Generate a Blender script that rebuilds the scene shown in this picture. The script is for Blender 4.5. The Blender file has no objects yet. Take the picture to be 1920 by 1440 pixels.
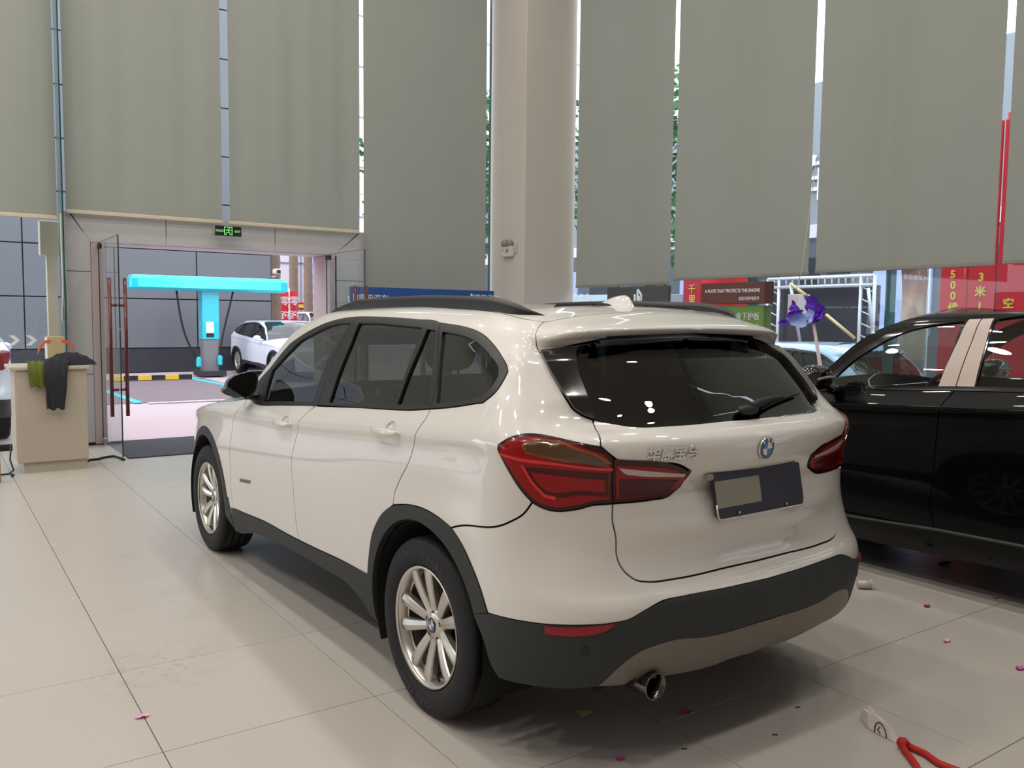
import bpy, bmesh, math, random
import numpy as np
from mathutils import Vector, Matrix
from mathutils.geometry import delaunay_2d_cdt

random.seed(7)
sc = bpy.context.scene
COL = sc.collection
R = math.radians
PI = math.pi

# ------------------------------------------------------------------ camera
CAM = np.array([-2.4099, -2.8050, 1.5096])
YAW, PITCH, ROLL, FPX = 0.60226, 0.07664, 0.010755, 1602.895


def cam_axes():
    f = np.array([math.sin(YAW) * math.cos(PITCH), math.cos(YAW) * math.cos(PITCH), -math.sin(PITCH)])
    r = np.array([math.cos(YAW), -math.sin(YAW), 0.0])
    u = np.cross(r, f)
    return math.cos(ROLL) * r + math.sin(ROLL) * u, -math.sin(ROLL) * r + math.cos(ROLL) * u, f


_r, _u, _f = cam_axes()
cam = bpy.data.objects.new('camera', bpy.data.cameras.new('camera'))
COL.objects.link(cam)
cam.matrix_world = Matrix(((_r[0], _u[0], -_f[0], CAM[0]), (_r[1], _u[1], -_f[1], CAM[1]), (_r[2], _u[2], -_f[2], CAM[2]), (0, 0, 0, 1)))
cam.data.sensor_width = 36
cam.data.lens = FPX / 1920 * 36
cam.data.clip_end = 300
sc.camera = cam


def at(px, py, axis, val):
    """point where the photo's pixel meets the plane (axis = val) of the room"""
    d = _f + _r * (px - 960) / FPX - _u * (py - 720) / FPX
    t = (val - CAM[axis]) / d[axis]
    return CAM + t * d


# ------------------------------------------------------------------ light
sc.view_settings.view_transform = 'Standard'
sc.view_settings.look = 'None'
sc.view_settings.exposure = 0.0
sc.view_settings.gamma = 1.0
sc.view_settings.use_curve_mapping = False
sc.cycles.use_denoising = True
sc.cycles.max_bounces = 10
sc.cycles.transparent_max_bounces = 24
sc.cycles.sample_clamp_indirect = 6.0
sc.cycles.caustics_reflective = False
sc.cycles.caustics_refractive = False

world = bpy.data.worlds.new('overcast_sky')
sc.world = world
world.use_nodes = True
wn = world.node_tree
bg = wn.nodes['Background']
bg.inputs['Color'].default_value = (0.86, 0.92, 1.0, 1)
bg.inputs['Strength'].default_value = 3.9

LAMP_W = 31.0
LAMP_COL = (1.0, 0.95, 0.885)
LAMPS = [(x, y) for x in (-6.4, -3.9, -1.4, 1.1, 3.6) for y in (-2.9, -0.6, 1.7, 4.0, 6.3)]
CEIL = 7.2
for (lx, ly) in LAMPS:
    l = bpy.data.lights.new('ceiling_lamp', 'AREA')
    l.shape = 'DISK'
    l.size = 0.36
    l.energy = LAMP_W * {-6.4: 1.6, -3.9: 1.5, -1.4: 1.1, 1.1: .95, 3.6: .6}[lx]
    l.color = LAMP_COL
    lo = bpy.data.objects.new('ceiling_lamp', l)
    lo.location = (lx, ly, CEIL - 0.03)
    COL.objects.link(lo)


# ------------------------------------------------------------------ helpers
def lin(h):
    h = h.lstrip('#')
    c = [int(h[i:i + 2], 16) / 255 for i in (0, 2, 4)]
    return tuple(((v + .055) / 1.055) ** 2.4 if v > .04045 else v / 12.92 for v in c)


MATS = {}


def mat(name, col, rough=.5, metal=0., coat=0., vary=0., vscale=6., bump=0., bscale=80., spec=.5, emit=None, estr=0., coat_rough=.03):
    m = bpy.data.materials.new(name)
    m.use_nodes = True
    nt = m.node_tree
    b = nt.nodes['Principled BSDF']
    c = lin(col) if isinstance(col, str) else tuple(col)
    b.inputs['Base Color'].default_value = (*c, 1)
    b.inputs['Roughness'].default_value = rough
    b.inputs['Metallic'].default_value = metal
    b.inputs['Coat Weight'].default_value = coat
    b.inputs['Coat Roughness'].default_value = coat_rough
    b.inputs['Specular IOR Level'].default_value = spec
    if emit:
        e = lin(emit) if isinstance(emit, str) else emit
        b.inputs['Emission Color'].default_value = (*e, 1)
        b.inputs['Emission Strength'].default_value = estr
    if vary or bump:
        tc = nt.nodes.new('ShaderNodeTexCoord')
    if vary:
        n = nt.nodes.new('ShaderNodeTexNoise')
        n.inputs['Scale'].default_value = vscale
        n.inputs['Detail'].default_value = 5
        nt.links.new(tc.outputs['Object'], n.inputs['Vector'])
        mx = nt.nodes.new('ShaderNodeMix')
        mx.data_type = 'RGBA'
        nt.links.new(n.outputs['Fac'], mx.inputs[0])
        mx.inputs[6].default_value = (*[v * (1 - vary) for v in c], 1)
        mx.inputs[7].default_value = (*[min(1, v * (1 + vary)) for v in c], 1)
        nt.links.new(mx.outputs[2], b.inputs['Base Color'])
    if bump:
        n2 = nt.nodes.new('ShaderNodeTexNoise')
        n2.inputs['Scale'].default_value = bscale
        nt.links.new(tc.outputs['Object'], n2.inputs['Vector'])
        bp = nt.nodes.new('ShaderNodeBump')
        bp.inputs['Strength'].default_value = bump
        bp.inputs['Distance'].default_value = .002
        nt.links.new(n2.outputs['Fac'], bp.inputs['Height'])
        nt.links.new(bp.outputs['Normal'], b.inputs['Normal'])
    MATS[name] = m
    return m


def glass_mat(name, tint, refl=1.0, f0=.04):
    """thin pane: tinted see-through plus a Schlick mirror, the same from both faces"""
    m = bpy.data.materials.new(name)
    m.use_nodes = True
    nt = m.node_tree
    nt.nodes.remove(nt.nodes['Principled BSDF'])
    t = nt.nodes.new('ShaderNodeBsdfTransparent')
    t.inputs[0].default_value = (*tint, 1)
    g = nt.nodes.new('ShaderNodeBsdfGlossy')
    g.inputs['Roughness'].default_value = .0
    g.inputs['Color'].default_value = (refl, refl, refl, 1)
    ge = nt.nodes.new('ShaderNodeNewGeometry')
    dp = nt.nodes.new('ShaderNodeVectorMath')
    dp.operation = 'DOT_PRODUCT'
    nt.links.new(ge.outputs['Normal'], dp.inputs[0])
    nt.links.new(ge.outputs['Incoming'], dp.inputs[1])

    def mth(op, a, b=None):
        n = nt.nodes.new('ShaderNodeMath')
        n.operation = op
        for i, q in enumerate((a, b)):
            if q is None:
                continue
            if isinstance(q, (int, float)):
                n.inputs[i].default_value = q
            else:
                nt.links.new(q, n.inputs[i])
        return n.outputs[0]
    c = mth('ABSOLUTE', dp.outputs['Value'])
    k = mth('POWER', mth('SUBTRACT', 1.0, c), 5.0)
    fac = mth('ADD', mth('MULTIPLY', k, 1 - f0), f0)
    mx = nt.nodes.new('ShaderNodeMixShader')
    nt.links.new(fac, mx.inputs[0])
    nt.links.new(t.outputs[0], mx.inputs[1])
    nt.links.new(g.outputs[0], mx.inputs[2])
    nt.links.new(mx.outputs[0], nt.nodes['Material Output'].inputs['Surface'])
    MATS[name] = m
    return m


def tag(o, label=None, cat=None, group=None, kind=None):
    for k, v in (('label', label), ('category', cat), ('group', group), ('kind', kind)):
        if v:
            o[k] = v
    return o


def empty(name, loc=(0, 0, 0), rz=0., parent=None):
    o = bpy.data.objects.new(name, None)
    o.location = loc
    o.rotation_euler = (0, 0, rz)
    o.empty_display_size = .1
    COL.objects.link(o)
    o.parent = parent
    return o


def thing(name, label, cat, loc=(0, 0, 0), rz=0., group=None):
    return tag(empty(name, loc, rz), label, cat, group)


def obj_from(name, me, m=None, parent=None, loc=None):
    o = bpy.data.objects.new(name, me)
    if m is not None:
        if len(me.materials):
            me.materials.clear()
        for mm in (m if isinstance(m, (list, tuple)) else [m]):
            me.materials.append(MATS[mm] if isinstance(mm, str) else mm)
    COL.objects.link(o)
    o.parent = parent
    if loc is not None:
        o.location = loc
    return o


class MB:
    """collects shapes into one mesh"""

    def __init__(s):
        s.v, s.f, s.mi, s.sm = [], [], [], []

    def add(s, vs, fs, mi=0, smooth=False):
        o = len(s.v)
        s.v += [tuple(map(float, v)) for v in vs]
        s.f += [tuple(i + o for i in f) for f in fs]
        s.mi += [mi] * len(fs)
        s.sm += [smooth] * len(fs)
        return s

    def box(s, c, d, rz=0., mi=0, bev=0.):
        cx, cy, cz = c
        hx, hy, hz = d[0] / 2, d[1] / 2, d[2] / 2
        ca, sa = math.cos(rz), math.sin(rz)
        if bev <= 0:
            L = [(x, y, z) for z in (-hz, hz) for (x, y) in ((-hx, -hy), (hx, -hy), (hx, hy), (-hx, hy))]
            F = [(3, 2, 1, 0), (4, 5, 6, 7), (0, 1, 5, 4), (1, 2, 6, 5), (2, 3, 7, 6), (3, 0, 4, 7)]
        else:
            b = min(bev, hx * .95, hy * .95, hz * .95)
            L = []
            for (z, k) in ((-hz, b), (-hz + b, 0), (hz - b, 0), (hz, b)):
                X, Y = hx - k, hy - k
                c_ = b * .6 if not k else b * .4
                L += [(-X + c_, -Y, z), (X - c_, -Y, z), (X, -Y + c_, z), (X, Y - c_, z), (X - c_, Y, z), (-X + c_, Y, z), (-X, Y - c_, z), (-X, -Y + c_, z)]
            F = [tuple(range(7, -1, -1)), tuple(range(24, 32))]
            for k in range(3):
                for i in range(8):
                    j = (i + 1) % 8
                    F.append((k * 8 + i, k * 8 + j, k * 8 + 8 + j, k * 8 + 8 + i))
        return s.add([(cx + x * ca - y * sa, cy + x * sa + y * ca, cz + z) for x, y, z in L], F, mi)

    def quad(s, a, b, c, d, mi=0):
        return s.add([a, b, c, d], [(0, 1, 2, 3)], mi)

    def tube(s, pts, r, n=10, mi=0, caps=True, smooth=True):
        pts = [Vector(p) for p in pts]
        rr = r if isinstance(r, (list, tuple)) else [r] * len(pts)
        V, F = [], []
        up = Vector((0, 0, 1))
        prev = None
        for i, p in enumerate(pts):
            t = (pts[min(i + 1, len(pts) - 1)] - pts[max(i - 1, 0)]).normalized()
            if prev is None:
                a = t.cross(up)
                if a.length < 1e-3:
                    a = t.cross(Vector((1, 0, 0)))
                a.normalize()
            else:
                a = (prev - t * prev.dot(t)).normalized()
            prev = a
            b = t.cross(a)
            for k in range(n):
                w = 2 * PI * k / n
                V.append(p + (a * math.cos(w) + b * math.sin(w)) * rr[i])
        for i in range(len(pts) - 1):
            for k in range(n):
                j = (k + 1) % n
                F.append((i * n + k, i * n + j, i * n + n + j, i * n + n + k))
        s.add(V, F, mi, smooth)
        if caps:
            s.add(V[:n], [tuple(range(n - 1, -1, -1))], mi)
            s.add(V[-n:], [tuple(range(n))], mi)
        return s

    def lathe(s, prof, n=48, axis='x', c=(0, 0, 0), mi=0, smooth=True, a0=0., a1=2 * PI, close=False):
        """prof: (along axis, radius)"""
        V, F = [], []
        full = abs(a1 - a0 - 2 * PI) < 1e-6
        m = n if full else n + 1
        for (t, r) in prof:
            for k in range(m):
                w = a0 + (a1 - a0) * k / n
                p = (t, r * math.cos(w), r * math.sin(w))
                if axis == 'z':
                    p = (p[1], p[2], p[0])
                elif axis == 'y':
                    p = (p[1], p[0], p[2])
                V.append((p[0] + c[0], p[1] + c[1], p[2] + c[2]))
        q = len(prof)
        for i in range(q - 1 + (1 if close else 0)):
            i2 = (i + 1) % q
            for k in range(n):
                j = (k + 1) % m if full else k + 1
                F.append((i * m + k, i * m + j, i2 * m + j, i2 * m + k))
        return s.add(V, F, mi, smooth)

    def grid(s, P, mi=0, smooth=True):
        """P[i][j] points"""
        n, m = len(P), len(P[0])
        V = [p for row in P for p in row]
        F = [(i * m + j, i * m + j + 1, i * m + m + j + 1, i * m + m + j) for i in range(n - 1) for j in range(m - 1)]
        return s.add(V, F, mi, smooth)

    def prism(s, poly, y0, y1, plane='xz', mi=0):
        """extrude a 2-D outline"""
        n = len(poly)

        def P(a, b, t):
            return (a, t, b) if plane == 'xz' else ((t, a, b) if plane == 'yz' else (a, b, t))
        V = [P(a, b, y0) for a, b in poly] + [P(a, b, y1) for a, b in poly]
        F = [tuple(range(n)), tuple(range(2 * n - 1, n - 1, -1))] + [(i, i + n, (i + 1) % n + n, (i + 1) % n) for i in range(n)]
        return s.add(V, F, mi)

    def mesh(s, name, fix=True):
        me = bpy.data.meshes.new(name)
        me.from_pydata(s.v, [], s.f)
        me.polygons.foreach_set('material_index', s.mi)
        me.polygons.foreach_set('use_smooth', s.sm)
        if fix:
            bm = bmesh.new()
            bm.from_mesh(me)
            bmesh.ops.remove_doubles(bm, verts=bm.verts, dist=1e-5)
            bmesh.ops.recalc_face_normals(bm, faces=bm.faces)
            bm.to_mesh(me)
            bm.free()
        me.update()
        return me

    def build(s, name, m, parent=None, loc=None, fix=True):
        return obj_from(name, s.mesh(name, fix), m, parent, loc)


def copy_tree(o, parent=None, label=None):
    c = o.copy()
    COL.objects.link(c)
    c.parent = parent
    if label:
        c['label'] = label
    for ch in list(o.children):
        copy_tree(ch, c)
    return c


def text_mesh(s, size, depth=.002, align='CENTER', spacing=1.0, bold=0.0):
    cu = bpy.data.curves.new('lettering', 'FONT')
    cu.body = s
    cu.size = size
    cu.extrude = depth
    cu.offset = bold
    cu.align_x = align
    cu.align_y = 'CENTER'
    cu.space_character = spacing
    cu.resolution_u = 3
    o = bpy.data.objects.new('lettering', cu)
    COL.objects.link(o)
    dg = bpy.context.evaluated_depsgraph_get()
    me = bpy.data.meshes.new_from_object(o.evaluated_get(dg))
    bpy.data.objects.remove(o)
    bpy.data.curves.remove(cu)
    return me


def text(s, size, loc, xdir, updir, m, parent=None, depth=.002, name='lettering', align='CENTER', spacing=1.0, sx=1.0, bold=0.0):
    """flat lettering whose baseline runs along xdir"""
    me = text_mesh(s, size, depth, align, spacing, bold)
    X = Vector(xdir).normalized()
    U = Vector(updir)
    U = (U - X * U.dot(X)).normalized()
    N = X.cross(U)
    me.transform(Matrix(((X.x * sx, U.x, N.x, loc[0]), (X.y * sx, U.y, N.y, loc[1]), (X.z * sx, U.z, N.z, loc[2]), (0, 0, 0, 1))))
    return obj_from(name, me, m, parent)

# ------------------------------------------------------------------ materials
mat('white_paint', '#d9d6d1', .32, coat=1.0, coat_rough=.02)
mat('black_paint', '#030304', .3, coat=.4, coat_rough=.015, spec=.12)
mat('sedan_paint', '#e4e4ee', .35, coat=.8)
mat('blue_white_paint', '#a9c4e6', .35, coat=.8)
mat('cladding', '#26292a', .62, bump=.25, bscale=600)
mat('cladding_dark', '#17191a', .6, bump=.2, bscale=500)
mat('shut_line', '#0a0a0a', .8)
mat('trim_black', '#1a1817', .42)
mat('gloss_black', '#060607', .12, coat=1.0)
mat('skid_silver', '#777169', .45, metal=.3)
mat('rubber', '#17171a', .78, bump=.2, bscale=300)
mat('rubber_text', '#34343a', .7)
mat('alloy', '#cfcac3', .3, metal=.85)
mat('alloy_dark', '#4a443e', .5, metal=.6)
mat('brake_steel', '#5a4a40', .45, metal=.9)
mat('chrome', '#e6e6e6', .08, metal=1.0)
mat('chrome_dark', '#6a6660', .15, metal=1.0)
mat('tail_red', '#8e060b', .2, coat=.25, spec=.3)
mat('tail_deep', '#450306', .2, coat=.25, spec=.3)
mat('tail_bright', '#d4262a', .2, coat=.3)
mat('tail_frame', '#2e0709', .22, coat=.4, spec=.3)
mat('tail_amber', '#8a4a12', .2, coat=1.0)
mat('tail_amber_dark', '#4e3212', .2, coat=1.0)
mat('tail_clear', '#b9a7a2', .15, coat=1.0)
mat('reflector_red', '#8e1018', .35)
mat('emblem_blue', '#2f6cb4', .3, coat=.6)
mat('emblem_white', '#d9dbe0', .3, coat=.6)
mat('plate_dark', '#2b2630', .45)
mat('plate_field', '#8c897c', .5)
mat('plate_field_low', '#857c73', .5)
mat('plate_frame', '#d8c9c6', .25, metal=.6)
mat('seat_black', '#141416', .7)
mat('seat_tan', '#6b5a4c', .7)
mat('interior_dark', '#101012', .75)
mat('interior_grey', '#5b5c5c', .8)
mat('headlining', '#8d8d88', .9)
mat('film_pink', '#cbbab2', .45)
mat('pearl_balloon', '#b0182a', .4)
mat('floor_tile', '#bbb5ae', .27, spec=.45)
mat('grout', '#5e5850', .8)
mat('wall_paint', '#a9a19a', .75, vary=.015, vscale=2)
mat('column_paint', '#c8c2ba', .7, vary=.015, vscale=2)
mat('ceiling_paint', '#c9c2b8', .85)
mat('metal_panel', '#bcbabc', .42, metal=.1, vary=.02, vscale=2)
mat('panel_grey', '#6c6c72', .5, metal=.1, vary=.05, vscale=.8)
mat('panel_joint', '#2b2b30', .8)
mat('plinth_dark', '#2c2c33', .7, vary=.3, vscale=1.5)
mat('door_red', '#5d1210', .35, coat=.3)
mat('steel', '#b9b4ae', .25, metal=.9)
mat('dark_steel', '#3a3633', .4, metal=.8)
mat('cream', '#cfc2ae', .6, vary=.03, vscale=3)
mat('cabinet', '#b3a899', .55, vary=.02, vscale=3)
mat('cabinet_top', '#c0b4a2', .5)
mat('cardboard', '#c2b089', .8, vary=.06, vscale=5)
mat('cloth_green', '#5c6420', .9, bump=.5, bscale=200)
mat('cloth_navy', '#22242c', .9, bump=.5, bscale=200)
mat('orange_plastic', '#e0663a', .5)
mat('cord_white', '#c9c8bf', .6)
mat('cable_black', '#131214', .6)
mat('mat_dark', '#3a3a45', .85, vary=.5, vscale=18, bump=.6, bscale=60)
mat('pavement', '#b7a2a6', .8, vary=.06, vscale=.7)
mat('bay_paving', '#77666b', .8, vary=.12, vscale=1.2)
mat('line_cyan', '#49b7c8', .7, vary=.1, vscale=4)
mat('line_white', '#ded6d8', .8)
mat('cyan', '#20c3d6', .3, coat=.4)
mat('cyan_light', '#4fe3f2', .3, coat=.4)
mat('station_grey', '#7d787c', .5)
mat('station_screen', '#f4fbff', .3, emit='#f4fbff', estr=1.1)
mat('yellow', '#e2b62a', .6)
mat('stripe_black', '#1d1d22', .6)
mat('palm_bark', '#7c6a5c', .9, vary=.25, vscale=6, bump=.8, bscale=20)
mat('leaf_green', '#3c6a3a', .7, vary=.35, vscale=1.5)
mat('leaf_pale', '#7fa35a', .7, vary=.35, vscale=1.5)
mat('banner_red', '#d4182c', .6, vary=.05, vscale=2)
mat('banner_red_dark', '#b71f33', .6, vary=.05, vscale=2)
mat('banner_yellow', '#e9d24a', .6)
mat('facade_white', '#d7d2da', .7)
mat('facade_blue', '#9fb0d8', .6)
mat('facade_pink', '#b9a6a8', .7)
mat('facade_dark', '#565b66', .7, vary=.1, vscale=.5)
mat('facade_grey', '#8c9099', .7)
mat('window_dark', '#2b3038', .25)
mat('sign_blue', '#1f4c92', .45, vary=.03, vscale=2)
mat('sign_white', '#dfe5ee', .5)
mat('sign_brown', '#5f372e', .5)
mat('sign_green', '#64893f', .5)
mat('sign_grey', '#4b4c50', .45)
mat('sign_pale', '#bfd3dc', .5)
mat('paper_white', '#e3dcd6', .6)
mat('stem_pale', '#cdb9c4', .6)
mat('petal_magenta', '#c0589a', .6)
mat('petal_purple', '#6c38c4', .5, vary=.25, vscale=12)
mat('petal_blue', '#a4baf0', .5, vary=.15, vscale=9)
mat('petal_pink', '#e3a3c6', .6)
mat('truss_white', '#d4dae4', .4, metal=.3)
mat('backdrop_dark', '#3f434d', .6, vary=.1, vscale=1)
mat('pole_yellow', '#d3c08a', .5)
mat('exit_black', '#0c140f', .4)
mat('exit_green', '#8fe08f', .4, emit='#8fe08f', estr=.75)
mat('plastic_white', '#cfcbc4', .45)
mat('plastic_grey', '#8b8781', .5)
mat('red_lace', '#b5221c', .7, bump=.5, bscale=300)
mat('ink', '#3a3440', .7)
mat('scooter', '#27303c', .4, coat=.5)
mat('bottle_clear', '#b9b7b0', .15, spec=.8)
mat('wood', '#9a6b3c', .5, vary=.15, vscale=8)
mat('lamp_glow', '#fff2dc', .4, emit='#fff0d8', estr=6.0)
glass_mat('car_glass', (.10, .115, .11), f0=.10)
glass_mat('car_glass_dark', (.075, .085, .085), f0=.09)
glass_mat('car_glass_clear', (.72, .78, .75), f0=.08)
glass_mat('pane_glass', (.88, .96, .96), f0=.03)
glass_mat('door_glass', (.90, .97, .96), f0=.05)
mat('glass_edge', '#1d4a44', .2, coat=.5)
mat('glass_edge_dark', '#22302e', .2, coat=.5)


def blind_material():
    m = bpy.data.materials.new('blind_fabric')
    m.use_nodes = True
    nt = m.node_tree
    nt.nodes.remove(nt.nodes['Principled BSDF'])
    d = nt.nodes.new('ShaderNodeBsdfDiffuse')
    t = nt.nodes.new('ShaderNodeBsdfTranslucent')
    n = nt.nodes.new('ShaderNodeTexNoise')
    n.inputs['Scale'].default_value = 1.3
    n.inputs['Detail'].default_value = 3
    tc = nt.nodes.new('ShaderNodeTexCoord')
    nt.links.new(tc.outputs['Object'], n.inputs['Vector'])
    mx = nt.nodes.new('ShaderNodeMix')
    mx.data_type = 'RGBA'
    nt.links.new(n.outputs['Fac'], mx.inputs[0])
    mx.inputs[6].default_value = (.255, .264, .228, 1)
    mx.inputs[7].default_value = (.285, .290, .255, 1)
    nt.links.new(mx.outputs[2], d.inputs['Color'])
    t.inputs['Color'].default_value = (.045, .047, .042, 1)
    a = nt.nodes.new('ShaderNodeAddShader')
    nt.links.new(d.outputs[0], a.inputs[0])
    nt.links.new(t.outputs[0], a.inputs[1])
    nt.links.new(a.outputs[0], nt.nodes['Material Output'].inputs['Surface'])
    MATS['blind_fabric'] = m


blind_material()


def gradient_flag():
    m = bpy.data.materials.new('flag_print')
    m.use_nodes = True
    nt = m.node_tree
    b = nt.nodes['Principled BSDF']
    b.inputs['Roughness'].default_value = .7
    tc = nt.nodes.new('ShaderNodeTexCoord')
    sp = nt.nodes.new('ShaderNodeSeparateXYZ')
    nt.links.new(tc.outputs['Generated'], sp.inputs[0])
    cr = nt.nodes.new('ShaderNodeValToRGB')
    e = cr.color_ramp.elements
    e[0].position, e[0].color = .42, (*lin('#e8c9ae'), 1)
    e[1].position, e[1].color = .95, (*lin('#4a4552'), 1)
    x = cr.color_ramp.elements.new(.55)
    x.color = (*lin('#c98f78'), 1)
    nt.links.new(sp.outputs['Z'], cr.inputs[0])
    nt.links.new(cr.outputs[0], b.inputs['Base Color'])
    MATS['flag_print'] = m


gradient_flag()


def dirty_floor():
    """scuffs and smudges on the tiles, laid out in the room"""
    m = MATS['floor_tile']
    nt = m.node_tree
    b = nt.nodes['Principled BSDF']
    g = nt.nodes.new('ShaderNodeNewGeometry')
    c = tuple(b.inputs['Base Color'].default_value)[:3]

    def noise(scale, detail, rough=.6):
        n = nt.nodes.new('ShaderNodeTexNoise')
        n.inputs['Scale'].default_value = scale
        n.inputs['Detail'].default_value = detail
        n.inputs['Roughness'].default_value = rough
        nt.links.new(g.outputs['Position'], n.inputs['Vector'])
        return n.outputs['Fac']

    def ramp(x, a, b_):
        n = nt.nodes.new('ShaderNodeMapRange')
        n.inputs['From Min'].default_value = a
        n.inputs['From Max'].default_value = b_
        nt.links.new(x, n.inputs['Value'])
        return n.outputs['Result']

    def mul(x, y):
        n = nt.nodes.new('ShaderNodeMath')
        n.operation = 'MULTIPLY'
        for i, q in enumerate((x, y)):
            if isinstance(q, float):
                n.inputs[i].default_value = q
            else:
                nt.links.new(q, n.inputs[i])
        return n.outputs[0]

    def mix(f, a, b_):
        n = nt.nodes.new('ShaderNodeMix')
        n.data_type = 'RGBA'
        nt.links.new(f, n.inputs[0])
        for i, q in ((6, a), (7, b_)):
            if isinstance(q, tuple):
                n.inputs[i].default_value = (*q, 1)
            else:
                nt.links.new(q, n.inputs[i])
        return n.outputs[2]
    base = mix(noise(1.1, 4), tuple(v * .975 for v in c), tuple(min(1, v * 1.025) for v in c))
    fine = mul(ramp(noise(9.0, 8, .75), .60, .72), ramp(noise(.9, 2), .50, .62))
    base = mix(mul(fine, .05), base, (.20, .18, .16))
    # a cluster of shoe scuffs left of the crossover
    d = nt.nodes.new('ShaderNodeVectorMath')
    d.operation = 'DISTANCE'
    nt.links.new(g.outputs['Position'], d.inputs[0])
    p = at(285, 1255, 2, 0)
    d.inputs[1].default_value = (p[0], p[1], 0)
    near = ramp(d.outputs['Value'], .42, .08)
    sc_ = mul(near, ramp(noise(14.0, 7, .8), .50, .66))
    base = mix(mul(sc_, .34), base, (.17, .15, .13))
    nt.links.new(base, b.inputs['Base Color'])
    rg = ramp(noise(3.0, 5), .3, .7)
    r2 = nt.nodes.new('ShaderNodeMapRange')
    r2.inputs['To Min'].default_value = .26
    r2.inputs['To Max'].default_value = .275
    nt.links.new(rg, r2.inputs['Value'])
    nt.links.new(r2.outputs['Result'], b.inputs['Roughness'])


dirty_floor()

# ------------------------------------------------------------------ the showroom
XL, XR, YB, YF = -9.0, 5.45, -7.0, 7.97
TS = .802
GX, GY = -1.7777, .2211


def struct(o, label=None):
    o['kind'] = 'structure'
    if label:
        o['label'] = label
    return o


floor = struct(MB().box(((XL + XR) / 2, (YB + YF) / 2, -.10), (XR - XL + .4, YF - YB + .3, .18)).build('floor', 'grout'))
me = MB().box((0, 0, -.0055), (TS - .0032, TS - .0032, .011), bev=.0012).mesh('floor_tile')
me.materials.append(MATS['floor_tile'])
i0, i1 = int(math.floor((-5.2 - GX) / TS)), int(math.ceil((XR - GX) / TS))
j0, j1 = int(math.floor((-2.6 - GY) / TS)), int(math.ceil((YF - GY) / TS))
for i in range(i0, i1):
    for j in range(j0, j1):
        x, y = GX + (i + .5) * TS, GY + (j + .5) * TS
        if x + TS / 2 > XR + .1 or y + TS / 2 > YF + .12:
            w, d = min(TS, XR + .0 - (x - TS / 2)), min(TS, YF - (y - TS / 2))
            if w < .05 or d < .05:
                continue
            o = MB().box((0, 0, -.0055), (w - .0032, d - .0032, .011), bev=.0012).build('floor_tile', 'floor_tile', floor, (x - TS / 2 + w / 2, y - TS / 2 + d / 2, 0))
            continue
        o = bpy.data.objects.new('floor_tile', me)
        COL.objects.link(o)
        o.parent = floor
        o.location = (x, y, 0)
# the tiles behind the camera and far to the left, out of view, stay one plain slab
xa, ya = GX + i0 * TS, GY + j0 * TS
b = MB()
b.box(((XL + XR) / 2, (YB + ya) / 2, -.0055), (XR - XL, ya - YB - .003, .011))
b.box(((XL + xa) / 2, (ya + YF) / 2, -.0055), (xa - XL - .003, YF - ya, .011))
b.build('floor_field', 'floor_tile', floor)

struct(MB().box(((XL + XR) / 2, (YB + YF) / 2, CEIL + .1), (XR - XL + .6, YF - YB + .6, .2)).build('ceiling', 'ceiling_paint'))
struct(MB().box(((XL + XR) / 2, YB - .1, CEIL / 2), (XR - XL + .6, .2, CEIL)).build('wall_back', 'wall_paint'))
lw = MB()
lw.box((XL - .1, (YB + YF) / 2, (CEIL + 3.3) / 2), (.2, YF - YB + .6, CEIL - 3.3))
lw.box((XL - .1, (YB + YF) / 2, 1.15), (.2, YF - YB + .6, 2.3))
lw.box((XL - .1, (YB + .5) / 2, 2.8), (.2, .5 - YB, 1.0))
struct(lw.build('wall_left', 'wall_paint'))

# square column in the corner
col = struct(MB().box(((4.554 + 5.44) / 2, (7.026 + YF) / 2, CEIL / 2), (5.44 - 4.554, YF - 7.026 - .06, CEIL), bev=.008).build('wall_column', 'column_paint'), 'square pale column in the corner between the two rows of blinds')


# glazed far side: panes, portal of metal panels, double glass door
def pane(name, a, b_, axis, at_, t=.012, m='pane_glass', edge=None):
    """vertical sheet of glass; a, b_: (along, z) corners"""
    mb = MB()
    if axis == 'y':
        mb.add([(a[0], at_, a[1]), (b_[0], at_, a[1]), (b_[0], at_, b_[1]), (a[0], at_, b_[1])], [(0, 1, 2, 3)])
    else:
        mb.add([(at_, a[0], a[1]), (at_, b_[0], a[1]), (at_, b_[0], b_[1]), (at_, a[0], b_[1])], [(0, 1, 2, 3)])
    return mb.build(name, m, fix=False)


nwin = 0


def window(a, b_, axis, at_, edges=True):
    global nwin
    nwin += 1
    w = struct(empty('window_%d' % nwin, ((a[0] + b_[0]) / 2, at_, 0) if axis == 'y' else (at_, (a[0] + b_[0]) / 2, 0)))
    o = pane('glass_pane', a, b_, axis, at_)
    o.parent = w
    o.matrix_parent_inverse = Matrix.Translation(-w.location)
    return w


YG = 8.06           # glass line of the far side
for xa_, xb_ in ((XL, -4.9), (-4.9, -3.0), (-3.0, -1.12), (2.6, 4.6)):
    window((xa_ + .006, 0.02), (xb_ - .006, CEIL), 'y', YG)
window((-1.12, 2.66), (.76, CEIL), 'y', YG)
window((.77, 2.66), (2.59, CEIL), 'y', YG)
XG = 5.53           # glass line of the right side
ys_ = [7.3, 5.6, 3.882, 2.144, .30, -1.5, -3.3, -5.1, YB]
for k in range(len(ys_) - 1):
    window((ys_[k + 1] + .006, .02), (ys_[k] - .006, CEIL), 'x', XG)

for ya_, yb_ in ((.5, 3.0), (3.0, 5.5), (5.5, 8.0)):
    window((ya_ + .03, 2.3), (yb_ - .03, 3.3), 'x', XL - .1)

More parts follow.
